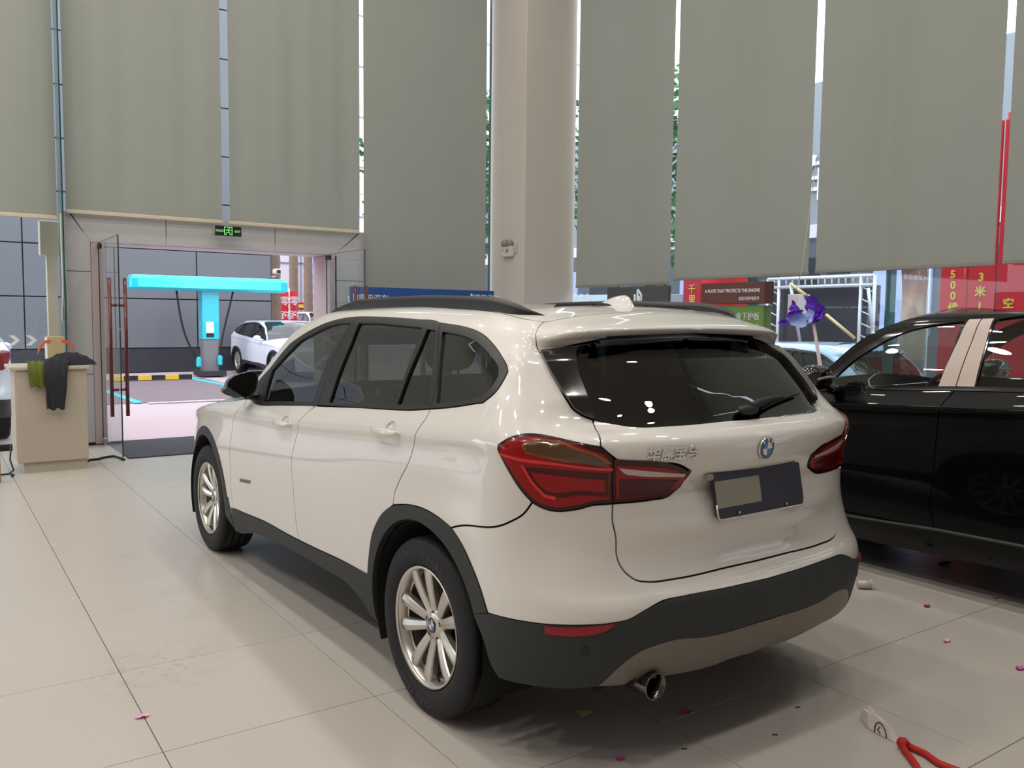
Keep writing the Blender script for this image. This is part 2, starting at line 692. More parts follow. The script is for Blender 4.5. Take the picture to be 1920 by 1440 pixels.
# green glass fins at the joints
fins = [((-1.12, YG - .16), (.016, .30), 0), ((3.62 + 1.0, YG), (.016, .05), 0)]
for k, (c, d, _) in enumerate(fins):
    struct(MB().box((c[0], c[1], CEIL / 2), (d[0], d[1], CEIL)).build('trim_%d' % (k + 1), 'glass_edge'), 'green edged glass fin at a window joint')
for k, y in enumerate(ys_[1:5]):
    struct(MB().box((XG + .05, y, CEIL / 2), (.16, .014, CEIL)).build('trim_%d' % (k + 3), 'glass_edge'), 'green edged glass fin at a window joint')
struct(MB().box((XG, (YB + YF) / 2, .012), (.07, YF - YB, .024)).build('trim_7', 'dark_steel'))
struct(MB().box(((XL - 1.13) / 2, YG, .03), (-1.13 - XL, .07, .06)).build('trim_8', 'dark_steel'))
struct(MB().box((3.6, YG, .03), (2.0, .07, .06)).build('trim_9', 'dark_steel'))

# portal
portal = struct(empty('door_1', (.7, YG, 0)))


def pp(mb, name, m):
    o = mb.build(name, m, portal)
    o.matrix_parent_inverse = Matrix.Translation(-portal.location)
    return o


X0, X1, X2, X3, ZH, ZT = -1.12, -.822, 2.13, 2.60, 2.325, 2.66
yo = 7.99
g = .004
pp(MB().prism([(X0, 0.03), (X1, 0.03), (X1, ZH), (X0 + .09, ZT - .02), (X0, ZT - .02)], yo, yo + .05), 'jamb_panel', 'metal_panel')
zj = 1.16
for z in (.82, 1.99):
    pp(MB().box(((X0 + X1) / 2, yo - .0005, z), (X1 - X0, .003, .006)), 'panel_joint', 'panel_joint')
pp(MB().prism([(X2, 0.03), (X3, 0.03), (X3, ZT - .02), (X3 - .10, ZT - .02), (X2, ZH)], yo, yo + .05), 'jamb_panel', 'metal_panel')
for z in (.82, 1.99):
    pp(MB().box(((X2 + X3) / 2, yo - .0005, z), (X3 - X2, .003, .006)), 'panel_joint', 'panel_joint')
# header made of three boards with a mitre at each end
xs = [X0 + .09, -.0, 1.32, X3 - .10]
xl = [X1, -.0, 1.32, X2]
for k in range(3):
    pp(MB().prism([(xs[k] + g, ZT), (xs[k + 1] - g, ZT), (xl[k + 1] - g, ZH + .0), (xl[k] + g, ZH + .0)], yo, yo + .05), 'header_panel', 'metal_panel')
pp(MB().box(((X0 + X3) / 2, yo + .06, 1.36), (X3 - X0, .02, .0)) if False else MB().box(((X0 + X3) / 2, yo + .058, (ZH + ZT) / 2), (X3 - X0, .016, ZT - ZH - .02)), 'portal_core', 'panel_joint')
pp(MB().box((X1 + .07, yo + .30, ZH / 2), (.13, .60, ZH), bev=.01), 'reveal', 'facade_pink')
pp(MB().box((X2 - .02, yo + .30, ZH / 2), (.10, .60, ZH), bev=.01), 'reveal', 'facade_pink')
pp(MB().box(((X1 + X2) / 2, yo + .31, ZH + .05), (X2 - X1 + .2, .60, .10)), 'soffit', 'facade_white')
pp(MB().box(((X1 + X0) / 2, yo - .002, .015), (X1 - X0, .02, .03)), 'floor_strip', 'shut_line')


def leaf(name, xh, sgn, label):
    """frameless glass door leaf standing open into the room"""
    t = thing(name, label, 'door', (xh, 7.96, 0), 0)
    L, zt = 1.185, 2.305
    mb = MB()
    mb.quad((0, 0, .017), (0, -L + .006, .017), (0, -L + .006, .013 + zt), (0, 0, .013 + zt))
    mb.build('leaf_glass', 'door_glass', t, fix=False)
    MB().box((0, -L, .015 + zt / 2), (.0125, .010, zt), bev=.002).build('leaf_edge', 'glass_edge_dark', t)
    MB().box((0, 0, .015 + zt / 2), (.0125, .006, zt)).build('leaf_edge', 'glass_edge', t)
    MB().box((0, -L / 2, .015 + zt), (.0125, L, .004)).build('leaf_edge', 'glass_edge', t)
    MB().box((0, -.07, .06), (.03, .16, .07), bev=.006).build('floor_hinge', 'steel', t)
    MB().box((0, -.06, zt - .03), (.03, .14, .06), bev=.006).build('top_hinge', 'dark_steel', t)
    for s in (-1, 1):
        h = empty('pull_handle', (0, 0, 0), 0, t)
        y = -L + .10
        MB().tube([(s * .075, y, .44), (s * .075, y, 1.885)], .019, 14).build('handle_bar', 'door_red', h)
        for z in (.72, 1.60):
            MB().tube([(s * .006, y, z), (s * .075, y, z)], .014, 12).build('standoff', 'door_red', h)
    return t


leaf('glass_door_leaf', -.742, 1, 'open frameless glass door leaf with red pull handles beside the beige cabinet')
leaf('glass_door_leaf', 2.0, -1, 'open frameless glass door leaf with red pull handles beside the blue banner')
dm = tag(MB().box((.70, 7.42, .007), (2.78, 1.34, .014), bev=.004).build('door_mat', 'mat_dark'), 'dark wet looking door mat across the open entrance', 'mat')


# roller blinds
def blind(axis, at_, a, b_, zb, label, ztop=CEIL - .12, wav=.02, skew=0.):
    t = thing('roller_blind', label, 'blind', ((a + b_) / 2, at_, 0) if axis == 'y' else (at_, (a + b_) / 2, 0), 0, 'tall grey green roller blinds')
    n, m = 40, 12
    P = []
    ph = random.random() * 9
    for i in range(n + 1):
        u = i / n
        s = a + (b_ - a) * u - (a + b_) / 2
        row = []
        for j in range(m + 1):
            w = j / m
            z = zb + (ztop - zb) * w
            d = wav * (math.sin(u * 17 + ph) * .6 + math.sin(u * 31 + 2 * ph) * .4) * (1 - .5 * w) * min(1, w * 9)
            row.append((s, d, z) if axis == 'y' else (d, s, z))
        P.append(row)
    MB().grid(P).build('blind_cloth', 'blind_fabric', t)
    L = abs(b_ - a)
    if axis == 'y':
        MB().box((0, 0, zb - .01), (L, .022, .045), bev=.006).build('bottom_bar', 'cream', t)
        MB().tube([(-L / 2, 0, ztop + .03), (L / 2, 0, ztop + .03)], .045, 14).build('roller_tube', 'plastic_white', t)
    else:
        MB().box((0, 0, zb - .005), (.022, L, .04), bev=.006).build('bottom_bar', 'plastic_grey', t)
        MB().tube([(0, -L / 2, ztop + .03), (0, L / 2, ztop + .03)], .045, 14).build('roller_tube', 'plastic_white', t)
    return t


YBL, XBL = 7.93, 5.43
blind('y', YBL, -3.0, -1.155, 2.575, 'grey green roller blind at the left edge, left of the green glass fin')
blind('y', YBL, -1.065, .645, 2.655, 'grey green roller blind hanging over the left part of the doorway, above the cabinet')
blind('y', YBL, .735, 2.455, 2.655, 'grey green roller blind over the right part of the doorway, right of the exit sign')
blind('y', YBL, 2.52, 4.465, 1.40, 'long grey green roller blind between the doorway and the pale column', wav=.004)
blind('x', XBL, 5.085, 6.985, 1.985, 'grey green roller blind right beside the pale column', wav=.004)
blind('x', XBL, 3.015, 5.015, 2.03, 'grey green roller blind above the purple paper flower', wav=.004)
blind('x', XBL, 1.075, 2.925, 2.045, 'grey green roller blind above the black car windscreen', wav=.004)
blind('x', XBL, -1.2, 1.005, 2.055, 'grey green roller blind at the right edge of the picture', wav=.004)
# unseen blinds, added to keep bare sky out of the car glass reflections
for k, (a_, b_) in enumerate(((-4.92, -3.06), (-6.84, -4.98), (-8.9, -6.9))):
    blind('y', YBL, a_, b_, 2.575, ['grey green roller blind beyond the left edge, next to the one in view', 'grey green roller blind beyond the left edge, second from the one in view', 'grey green roller blind in the far left corner of the room'][k])
for k, (a_, b_) in enumerate(((-3.2, -1.27), (-5.15, -3.26), (-6.9, -5.21))):  # unseen as well, added to cut daylight from the right and back
    blind('x', XBL, a_, b_, 2.055, ['grey green roller blind beyond the right edge, next to the one in view', 'grey green roller blind beyond the right edge, second from the one in view', 'grey green roller blind in the back right corner of the room'][k], wav=.004)

# ------------------------------------------------------------------ body surface of the cars
def body_net():
    f=lambda y,ys,vs: float(np.interp(y,ys,vs))
    ys_side=[3.62,3.45,3.2,2.78,2.3,1.8,1.2,.6,.2,-.1,-.35]
    frac=(np.array([.22,.30,.40,.50,.58,.63,.72,.80,.86,.93])-.22)/(1.0-.22)
    Wb=[.862,.886,.897,.903,.906,.907,.906,.902,.897,.890]
    cols=[]
    for y in ys_side:
        zc=f(y,[-.35,.27,1.4,1.9,2.5,3.0,3.4,3.62],[1.09,1.052,.968,.948,.925,.88,.80,.74])
        zb=f(y,[-.35,0,1.03,1.84,2.3,2.78,3.2,3.62],[1.205,1.170,1.078,1.028,.995,.955,.885,.79])
        zt=f(y,[-.35,-.1,.25,1.03,1.6,2.2],[1.45,1.468,1.487,1.503,1.47,1.36])
        dx=f(y,[-.35,-.1,.3,.8,1.8,2.3,2.78,3.2,3.45,3.62],[.002,.004,.003,0,-.002,.002,0,-.055,-.15,-.30])   # taper of the nose
        da=f(y,[-.35,0,.4,.8],[.010,.010,.004,0])                                   # rear haunch
        db=f(y,[-.35,0,.5,1.0,1.9,2.5],[-.012,-.004,0,0,-.004,-.03])                                 # greenhouse taper
        r=[]
        zlo=f(y,[-.35,.2,2.4,3.2,3.62],[.22,.19,.19,.22,.26])
        for k in range(10): r.append((Wb[k]+dx+(da if k>5 else 0)*(1 if k>7 else .5), y, zlo+(zc-.05-zlo)*frac[k]/frac[9]))
        r.append((.889+dx+da,y,zc-.032)); r.append((.893+dx+da,y,zc-.012)); r.append((.8955+dx+da,y,zc+.004)); r.append((.889+dx+da,y,zc+.024))
        r.append((.858+dx+db+da*.5,y,zb))
        r.append((.810+dx+db,y,zb+.36*(zt-zb))); r.append((.755+dx+db,y,zb+.70*(zt-zb)))
        xt=.700+dx+db*1.3
        r.append((xt,y,zt)); r.append((xt-.032,y,zt+.028))
        zr=f(y,[-.35,-.1,.25,1.0,1.5,1.8,2.2],[1.525,1.540,1.552,1.556,1.53,1.50,1.40])
        zm=f(y,[-.35,-.1,.06,.5,1.0,1.5,1.8,2.2],[1.54,1.558,1.571,1.574,1.569,1.54,1.50,1.40])
        r.append((.600+dx+db*1.5,y,zr)); r.append((.42,y,zr+(zm-zr)*.55)); r.append((.21,y,zr+(zm-zr)*.88)); r.append((0,y,zm))
        cols.append(r)
    # the last side column leans forward in its upper rows
    c=cols[-1]
    for k,(y,dz) in {14:(-.36,0),15:(-.34,0),16:(-.315,-.01),17:(-.27,-.015),18:(-.27,-.012),19:(-.21,0),20:(-.13,.012),21:(-.05,.008),22:(.05,.03)}.items():
        x,_,z=c[k]; c[k]=(x,y,z+dz)
    c[19]=(.585,-.21,1.522); c[20]=(.41,-.13,1.553); c[21]=(.2,-.05,1.567); c[22]=(0,.05,1.572)
    Z=[.235,.33,.44,.54,.605,.645,.74,.82,.87,.97,1.0,1.07,1.105,1.125,1.16]
    # rear columns: per row (x,y)
    A=[(.87,-.50),(.885,-.52),(.893,-.53),(.897,-.54),(.897,-.54),(.895,-.535),(.89,-.53),(.888,-.53),(.888,-.53),(.888,-.53),(.888,-.53),(.890,-.53),(.889,-.53),(.880,-.525),(.835,-.49)]
    B=[(.80,-.63),(.83,-.68),(.85,-.70),(.857,-.71),(.853,-.705),(.845,-.69),(.832,-.665),(.828,-.655),(.828,-.655),(.830,-.655),(.830,-.655),(.833,-.655),(.832,-.655),(.822,-.645),(.762,-.58)]
    C=[(.68,-.69),(.72,-.765),(.745,-.79),(.755,-.80),(.745,-.795),(.735,-.77),(.725,-.738),(.722,-.725),(.722,-.722),(.725,-.722),(.727,-.725),(.73,-.733),(.73,-.732),(.718,-.718),(.665,-.635)]
    D=[(.50,-.71),(.53,-.80),(.55,-.845),(.555,-.853),(.55,-.848),(.545,-.812),(.54,-.777),(.54,-.778),(.54,-.772),(.545,-.770),(.548,-.778),(.55,-.790),(.55,-.790),(.54,-.772),(.51,-.70)]
    E=[(.33,-.72),(.34,-.815),(.345,-.868),(.345,-.877),(.345,-.870),(.345,-.824),(.34,-.797),(.34,-.812),(.34,-.797),(.34,-.787),(.34,-.805),(.345,-.826),(.345,-.827),(.34,-.805),(.32,-.738)]
    F=[(.165,-.73),(.17,-.828),(.17,-.880),(.17,-.889),(.17,-.882),(.17,-.833),(.17,-.812),(.17,-.833),(.17,-.818),(.17,-.794),(.17,-.828),(.17,-.847),(.17,-.848),(.17,-.823),(.16,-.758)]
    G=[(0,-.735),(0,-.832),(0,-.886),(0,-.895),(0,-.888),(0,-.838),(0,-.817),(0,-.838),(0,-.822),(0,-.797),(0,-.835),(0,-.855),(0,-.856),(0,-.830),(0,-.766)]
    up={ # rows 15..22
    'A':[(.795,-.455,1.255),(.738,-.40,1.36),(.672,-.345,1.425),(.655,-.345,1.455),(.572,-.265,1.512),(.40,-.17,1.549),(.19,-.08,1.566),(0,.05,1.572)],
    'B':[(.728,-.52,1.25),(.69,-.435,1.35),(.645,-.385,1.413),(.635,-.40,1.445),(.545,-.315,1.503),(.37,-.205,1.545),(.17,-.095,1.565),(0,.05,1.572)],
    'C':[(.63,-.56,1.25),(.605,-.475,1.35),(.58,-.415,1.420),(.578,-.45,1.452),(.49,-.35,1.507),(.32,-.225,1.545),(.14,-.105,1.564),(0,.05,1.572)],
    'D':[(.485,-.615,1.25),(.465,-.515,1.352),(.45,-.44,1.435),(.45,-.49,1.462),(.38,-.37,1.515),(.25,-.235,1.548),(.11,-.11,1.565),(0,.05,1.572)],
    'E':[(.31,-.65,1.25),(.30,-.545,1.354),(.29,-.457,1.446),(.29,-.512,1.468),(.25,-.385,1.520),(.165,-.24,1.550),(.07,-.112,1.566),(0,.05,1.572)],
    'F':[(.155,-.667,1.25),(.15,-.558,1.356),(.145,-.466,1.452),(.145,-.525,1.471),(.125,-.393,1.523),(.082,-.243,1.551),(.035,-.113,1.566),(0,.05,1.572)],
    'G':[(0,-.673,1.25),(0,-.563,1.356),(0,-.469,1.455),(0,-.53,1.472),(0,-.396,1.524),(0,-.244,1.552),(0,-.114,1.567),(0,.05,1.572)]}
    for nm,col in zip('ABCDEFG',(A,B,C,D,E,F,G)):
        s={'A':.55,'B':.25}.get(nm,0)
        r=[]
        last=cols[len(ys_side)-1]
        ox,oy={'A':(-.004,.006),'B':(-.024,.034),'C':(-.018,.03),'D':(-.004,.012)}.get(nm,(0,0))
        for k in range(15):
            z=Z[k]*(1-s)+last[k][2]*s
            if nm=='A' and k==14: z=1.19
            if nm=='B' and k==14: z=1.178
            g=1 if k<14 else .3
            r.append((col[k][0]+ox*g,col[k][1]+oy*g,z))
        cols.append(r+up[nm])
    return np.array(cols)   # [col,row,3], x is the half width
def spline_tangents(t,P):
    # C2 natural cubic spline first derivatives along axis 0
    n=len(t); h=np.diff(t); M=np.zeros((n,n)); r=np.zeros(P.shape)
    M[0,0]=2;M[0,1]=1;r[0]=3*(P[1]-P[0])/h[0]
    M[-1,-1]=2;M[-1,-2]=1;r[-1]=3*(P[-1]-P[-2])/h[-1]
    for i in range(1,n-1):
        M[i,i-1]=h[i];M[i,i]=2*(h[i-1]+h[i]);M[i,i+1]=h[i-1]
        r[i]=3*(h[i]*(P[i]-P[i-1])/h[i-1]+h[i-1]*(P[i+1]-P[i])/h[i])
    return np.linalg.solve(M,r.reshape(n,-1)).reshape(P.shape)
def pchip_tangents(t,P):
    h=np.diff(t).reshape((-1,)+(1,)*(P.ndim-1)); d=np.diff(P,axis=0)/h
    m=np.zeros_like(P); m[0]=d[0]; m[-1]=d[-1]
    w1=2*h[1:]+h[:-1]; w2=h[1:]+2*h[:-1]
    a,b=d[:-1],d[1:]; ok=a*b>0
    with np.errstate(all='ignore'): hm=(w1+w2)/(w1/a+w2/b)
    m[1:-1]=np.where(ok,hm,0); return m
def hermite(t,P,M,q):
    i=np.clip(np.searchsorted(t,q,side='right')-1,0,len(t)-2); h=(t[i+1]-t[i]); s=((q-t[i])/h)
    sh=(-1,)+(1,)*(P.ndim-1); s=s.reshape(sh); h=h.reshape(sh)
    return (1+2*s)*(1-s)**2*P[i]+s*(1-s)**2*h*M[i]+s*s*(3-2*s)*P[i+1]+s*s*(s-1)*h*M[i+1]
class Surf:
    def __init__(s):
        N=body_net(); s.N=N; nc,nr,_=N.shape
        # u: -y on the side, then chord length ; v: mean chord length
        u=list(-N[:11,7,1])
        for c in range(11,nc): u.append(u[-1]+np.linalg.norm(N[c,7]-N[c-1,7]))
        s.u=np.array(u)
        w=np.linalg.norm(np.diff(N,axis=1),axis=2).mean(0); s.v=np.concatenate([[0],np.cumsum(w)])
        s.Tu=spline_tangents(s.u,N)
    def col(s,q):  # net columns at u=q[]
        return hermite(s.u,s.N,s.Tu,q)   # (n,nr,3)
    def ev(s,u,v):
        u=np.clip(np.atleast_1d(np.asarray(u,float)),s.u[0],s.u[-1]); v=np.clip(np.atleast_1d(np.asarray(v,float)),0,s.v[-1])
        C=s.col(u); C=np.moveaxis(C,1,0)  # nr,n,3
        M=s.mt(C)
        i=np.clip(np.searchsorted(s.v,v,side='right')-1,0,len(s.v)-2); n=np.arange(len(v)); h=(s.v[i+1]-s.v[i]); t=((v-s.v[i])/h)[:,None]; h=h[:,None]
        return (1+2*t)*(1-t)**2*C[i,n]+t*(1-t)**2*h*M[i,n]+t*t*(3-2*t)*C[i+1,n]+t*t*(t-1)*h*M[i+1,n]
    def mt(s,C):
        # catmull-rom style tangents (non uniform), limited
        t=s.v; h=np.diff(t)[:,None,None]; d=np.diff(C,axis=0)/h
        m=np.zeros_like(C); m[0]=d[0]; m[-1]=d[-1]
        m[1:-1]=(d[:-1]*h[1:]+d[1:]*h[:-1])/(h[1:]+h[:-1])
        lim=2.5*np.minimum(np.linalg.norm(d[:-1],axis=2),np.linalg.norm(d[1:],axis=2))[...,None]
        nm=np.linalg.norm(m[1:-1],axis=2)[...,None]+1e-9
        m[1:-1]*=np.minimum(1,lim/nm)
        return m
    def nrm(s,u,v,e=2e-3):
        a=s.ev(np.minimum(u+e,s.u[-1]),v)-s.ev(np.maximum(u-e,s.u[0]),v); b=s.ev(u,np.minimum(v+e,s.v[-1]))-s.ev(u,np.maximum(v-e,0))
        n=np.cross(b,a); return n/(np.linalg.norm(n,axis=1)[:,None]+1e-12)
    def inv(s,ax,target,guess,it=60):
        # find (u,v) whose coordinates on axes ax equal target (n,2)
        target=np.atleast_2d(target).astype(float); uv=np.array(guess,float).reshape(-1,2)
        if len(uv)==1: uv=np.repeat(uv,len(target),0)
        e=1e-4
        for _ in range(it):
            P=s.ev(uv[:,0],uv[:,1])[:,ax]; R=target-P
            Ju=(s.ev(uv[:,0]+e,uv[:,1])[:,ax]-s.ev(uv[:,0]-e,uv[:,1])[:,ax])/(2*e); Jv=(s.ev(uv[:,0],uv[:,1]+e)[:,ax]-s.ev(uv[:,0],uv[:,1]-e)[:,ax])/(2*e)
            det=Ju[:,0]*Jv[:,1]-Ju[:,1]*Jv[:,0]; det=np.where(abs(det)<1e-4,1e-4,det)
            du=(R[:,0]*Jv[:,1]-R[:,1]*Jv[:,0])/det; dv=(Ju[:,0]*R[:,1]-Ju[:,1]*R[:,0])/det
            st=np.clip(np.stack([du,dv],1),-.06,.06); uv=uv+st*.9
            uv[:,0]=np.clip(uv[:,0],s.u[0],s.u[-1]); uv[:,1]=np.clip(uv[:,1],0,s.v[-1])
        return uv

UV = {
'dlo': [(-2.1528, 0.9499), (-1.9536, 0.9155), (-1.4897, 0.9210), (-1.0991, 0.9261), (-0.6880, 0.9239), (-0.1018, 0.9149), (0.0031, 0.9192), (0.2032, 0.9253), (0.3127, 0.9351), (0.3518, 0.9679), (0.4060, 1.0864), (0.4190, 1.1383), (0.3943, 1.1607), (0.3276, 1.2058), (0.2566, 1.2588), (0.1712, 1.2929), (0.0754, 1.3123), (-0.0352, 1.3244), (-0.2056, 1.3354), (-0.4155, 1.3469), (-0.4969, 1.3481), (-0.8462, 1.3476), (-1.0002, 1.3456), (-1.1498, 1.3361), (-1.2966, 1.3170), (-1.4506, 1.2914), (-1.6177, 1.2601), (-1.7350, 1.2335), (-1.8233, 1.1821), (-1.8959, 1.1239), (-2.0459, 1.0365), (-2.0957, 0.9828)],
'gf': [(-1.8540, 1.0955), (-1.8438, 0.9802), (-1.8339, 0.9318), (-1.4732, 0.9396), (-1.1477, 0.9438), (-1.1089, 1.1706), (-1.0735, 1.2080), (-1.0021, 1.3056), (-1.0345, 1.3046), (-1.1422, 1.3045), (-1.2506, 1.2940), (-1.4237, 1.2640), (-1.5923, 1.2328), (-1.7268, 1.1708), (-1.8099, 1.1209)],
'gr': [(-0.9119, 1.3032), (-0.7224, 1.3073), (-0.5110, 1.3052), (-0.3100, 1.3016), (-0.2884, 0.9347), (-0.9492, 0.9437)],
'gs': [(-0.2666, 1.2952), (-0.2001, 1.2936), (-0.0093, 0.9326), (-0.2719, 0.9347)],
'gq': [(-0.1474, 1.2883), (-0.0321, 1.2810), (0.0754, 1.2685), (0.1562, 1.2476), (0.2422, 1.2031), (0.3350, 1.1287), (0.3568, 1.0833), (0.3328, 1.0123), (0.2903, 0.9614), (0.2385, 0.9522), (0.0343, 0.9401)],
'bline_up': [(-0.9927, 1.3405), (-0.9901, 1.3208), (-1.0400, 1.1705), (-1.0713, 0.9463), (-1.0930, 0.9309)],
'bline': [(-1.0884, 0.9257), (-1.1220, 0.9155), (-1.1821, 0.8698), (-1.2200, 0.8295), (-1.2257, 0.8110), (-1.2461, 0.7494), (-1.2746, 0.6719), (-1.2923, 0.6321), (-1.2953, 0.5650), (-1.2637, 0.4716), (-1.2497, 0.3739), (-1.2321, 0.2858), (-1.2101, 0.2340)],
'fdf': [(-2.1723, 0.9489), (-2.1319, 0.8774), (-2.2153, 0.7687), (-2.2435, 0.7369), (-2.2381, 0.6700), (-2.2575, 0.5856), (-2.2560, 0.5249), (-2.2500, 0.4963), (-2.2407, 0.2798), (-2.2219, 0.2166)],
'rdr_up': [(-0.1989, 1.3328), (0.0004, 0.9407), (0.0031, 0.9192)],
'rdr': [(0.0046, 0.9173), (0.0041, 0.8872), (-0.0138, 0.8605), (-0.0294, 0.8290), (-0.0409, 0.7924), (-0.0855, 0.6803), (-0.1548, 0.6135), (-0.1898, 0.5743), (-0.2006, 0.5273)],
'bseam': [(0.2360, 0.5000), (0.5382, 0.5909), (0.5881, 0.6288), (0.6191, 0.6739)],
'silltop': [(-2.2891, 0.2138), (-1.6701, 0.2367), (-1.2173, 0.2326), (-0.7938, 0.2398), (-0.4348, 0.2449)],
'lightL': [(0.8793, 0.7969), (0.8442, 0.8165), (0.8101, 0.8224), (0.5621, 0.8573), (0.5243, 0.8433), (0.4945, 0.8198), (0.4942, 0.8053), (0.5299, 0.7568), (0.5816, 0.7005), (0.6312, 0.6701), (0.6613, 0.6642), (0.7617, 0.6795), (0.8168, 0.6933), (0.8883, 0.6954)],
'lightR': [(0.8793, 0.7969), (1.1389, 0.7725), (1.1764, 0.7618), (1.1566, 0.7222), (1.0960, 0.6987), (1.0376, 0.6952), (0.8883, 0.6954)],
'amber': [(0.5836, 0.8236), (0.6125, 0.8356), (0.7792, 0.8133), (0.8236, 0.8046), (0.8745, 0.7866), (0.6753, 0.7925), (0.5999, 0.8019)],
'strip': [(0.4978, 0.7971), (0.5517, 0.7920), (0.7089, 0.7855), (0.8797, 0.7795), (0.8789, 0.7752), (0.7089, 0.7807), (0.5515, 0.7848), (0.5094, 0.7919)],
'inlow': [(0.5916, 0.7705), (0.6232, 0.7713), (0.7607, 0.7737), (0.8671, 0.7718), (0.8721, 0.7146), (0.7720, 0.7165), (0.6921, 0.7013), (0.6607, 0.7014), (0.6229, 0.7280)],
'innerstrip': [(0.8997, 0.7791), (0.9583, 0.7748), (1.1503, 0.7600), (1.1480, 0.7532), (0.9515, 0.7654), (0.9264, 0.7683)],
'innerlow': [(0.9061, 0.7596), (1.1320, 0.7444), (1.1012, 0.7065), (0.9096, 0.7086)],
'gate1': [(0.8336, 0.9442), (0.8386, 0.8221), (0.8442, 0.8165)],
'gate2': [(0.8874, 0.6954), (0.8845, 0.6588), (0.8948, 0.5818), (0.8992, 0.5137), (0.9114, 0.4868), (0.9328, 0.4646), (0.9555, 0.4499), (0.9938, 0.4411), (1.1135, 0.4356), (1.3620, 0.4377)],
'blade': [(0.6682, 1.2924), (0.7447, 1.0373), (0.7614, 0.9975), (0.7955, 0.9699), (0.8332, 0.9531)],
'glassL': [(0.9961, 1.3260), (0.9633, 1.3202), (0.9136, 1.3049), (0.8761, 1.2791), (0.8481, 1.2450), (0.8299, 1.1991), (0.8256, 1.0814), (0.8315, 1.0252), (0.8407, 0.9715), (0.8396, 0.9544)],
'glassB': [(0.8392, 0.9519), (0.9125, 0.9308), (0.9689, 0.9119), (1.1523, 0.9063), (1.4231, 0.9139)],
'spoB': [(0.6679, 1.2942), (0.8168, 1.3125), (0.9938, 1.3295)],
'seam': [(0.6131, 1.4643), (0.5791, 1.4257), (0.5712, 1.3789), (0.6177, 1.3374), (0.6679, 1.2942)],
'roofseam': [(0.6248, 1.4704), (0.7508, 1.4978), (0.9422, 1.5169), (1.1149, 1.5305)],
'cladtop': [(0.4563, 0.2908), (0.5557, 0.2983), (0.6514, 0.3051), (0.7388, 0.3114), (0.8611, 0.3174), (0.9002, 0.3225), (0.9492, 0.3475), (1.0146, 0.3736), (1.1075, 0.3788), (1.3031, 0.3772)],
'refl': [(0.6540, 0.3025), (0.7390, 0.3078), (0.8612, 0.3164), (0.8463, 0.3000), (0.8205, 0.2891), (0.7409, 0.2781), (0.6565, 0.2780)],
'cladbot': [(0.8061, 0.0990), (0.7016, 0.0960), (0.6119, 0.0974), (0.5148, 0.1000)],
'cladarch': [(0.4802, 0.1339), (0.4325, 0.2103)],
'skidtop': [(0.8111, 0.1008), (0.8883, 0.1769), (0.9445, 0.2133), (1.0184, 0.2301), (1.1157, 0.2322), (1.1347, 0.2288), (1.3376, 0.2325)],
'skidbot': [(1.3909, 0.0901), (1.3031, 0.0794), (1.0610, 0.0934), (0.8924, 0.0920)],
'archo': [(-0.4458, 0.2386), (-0.4204, 0.3269), (-0.3802, 0.4071), (-0.3188, 0.4679), (-0.2050, 0.5231), (-0.1084, 0.5399), (-0.0243, 0.5452), (0.0567, 0.5414), (0.1423, 0.5264), (0.2360, 0.5000), (0.2787, 0.4740), (0.3463, 0.4197), (0.4148, 0.3512), (0.4563, 0.2908)],
'archi': [(-0.3964, 0.1734), (-0.3815, 0.2966), (-0.3536, 0.3590), (-0.3024, 0.4251), (-0.2110, 0.4724), (-0.1203, 0.4973), (-0.0390, 0.5034), (0.0326, 0.5005), (0.0997, 0.4865), (0.1828, 0.4651), (0.2373, 0.4443), (0.3115, 0.3806), (0.3883, 0.3326)],
'farcho': [(-3.0929, 0.6509), (-2.7905, 0.6521), (-2.6289, 0.6235), (-2.4877, 0.5366), (-2.3726, 0.4001), (-2.3102, 0.2712), (-2.2656, 0.1328), (-2.2565, 0.0782)],
'farchi': [(-2.9855, 0.6071), (-2.7743, 0.6027), (-2.6174, 0.5666), (-2.5001, 0.4743)],
'railbot': [(-1.4455, 1.4065), (-1.3694, 1.4804), (-1.1539, 1.5437), (-0.5314, 1.5108), (-0.1286, 1.4600), (0.1587, 1.4444), (0.5864, 1.4710)],
'handleR': [(-0.4076, 0.8212), (-0.3786, 0.8404), (-0.2438, 0.8536), (-0.1507, 0.8446), (-0.1299, 0.8246), (-0.1992, 0.7840), (-0.3412, 0.7850)],
'handleF': [(-1.5515, 0.8174), (-1.5088, 0.8366), (-1.3193, 0.8407), (-1.2906, 0.8170), (-1.3327, 0.7783), (-1.5049, 0.7753)],
'badge': [(-2.0755, 0.4122), (-1.8954, 0.4252), (-1.9057, 0.4051), (-2.0775, 0.3926)],
'emblem': [(1.5067, 0.7946)],
'sensor': [(0.7718, 0.2298)],
'letters': [(0.9954, 0.8069), (1.1870, 0.8095), (1.1917, 0.7899), (0.9975, 0.7911)],
'sillbot': [(-2.3052, 0.0517), (-1.8442, 0.1459), (-1.2311, 0.1689), (-0.6176, 0.1513), (-0.3953, 0.0541)],
}
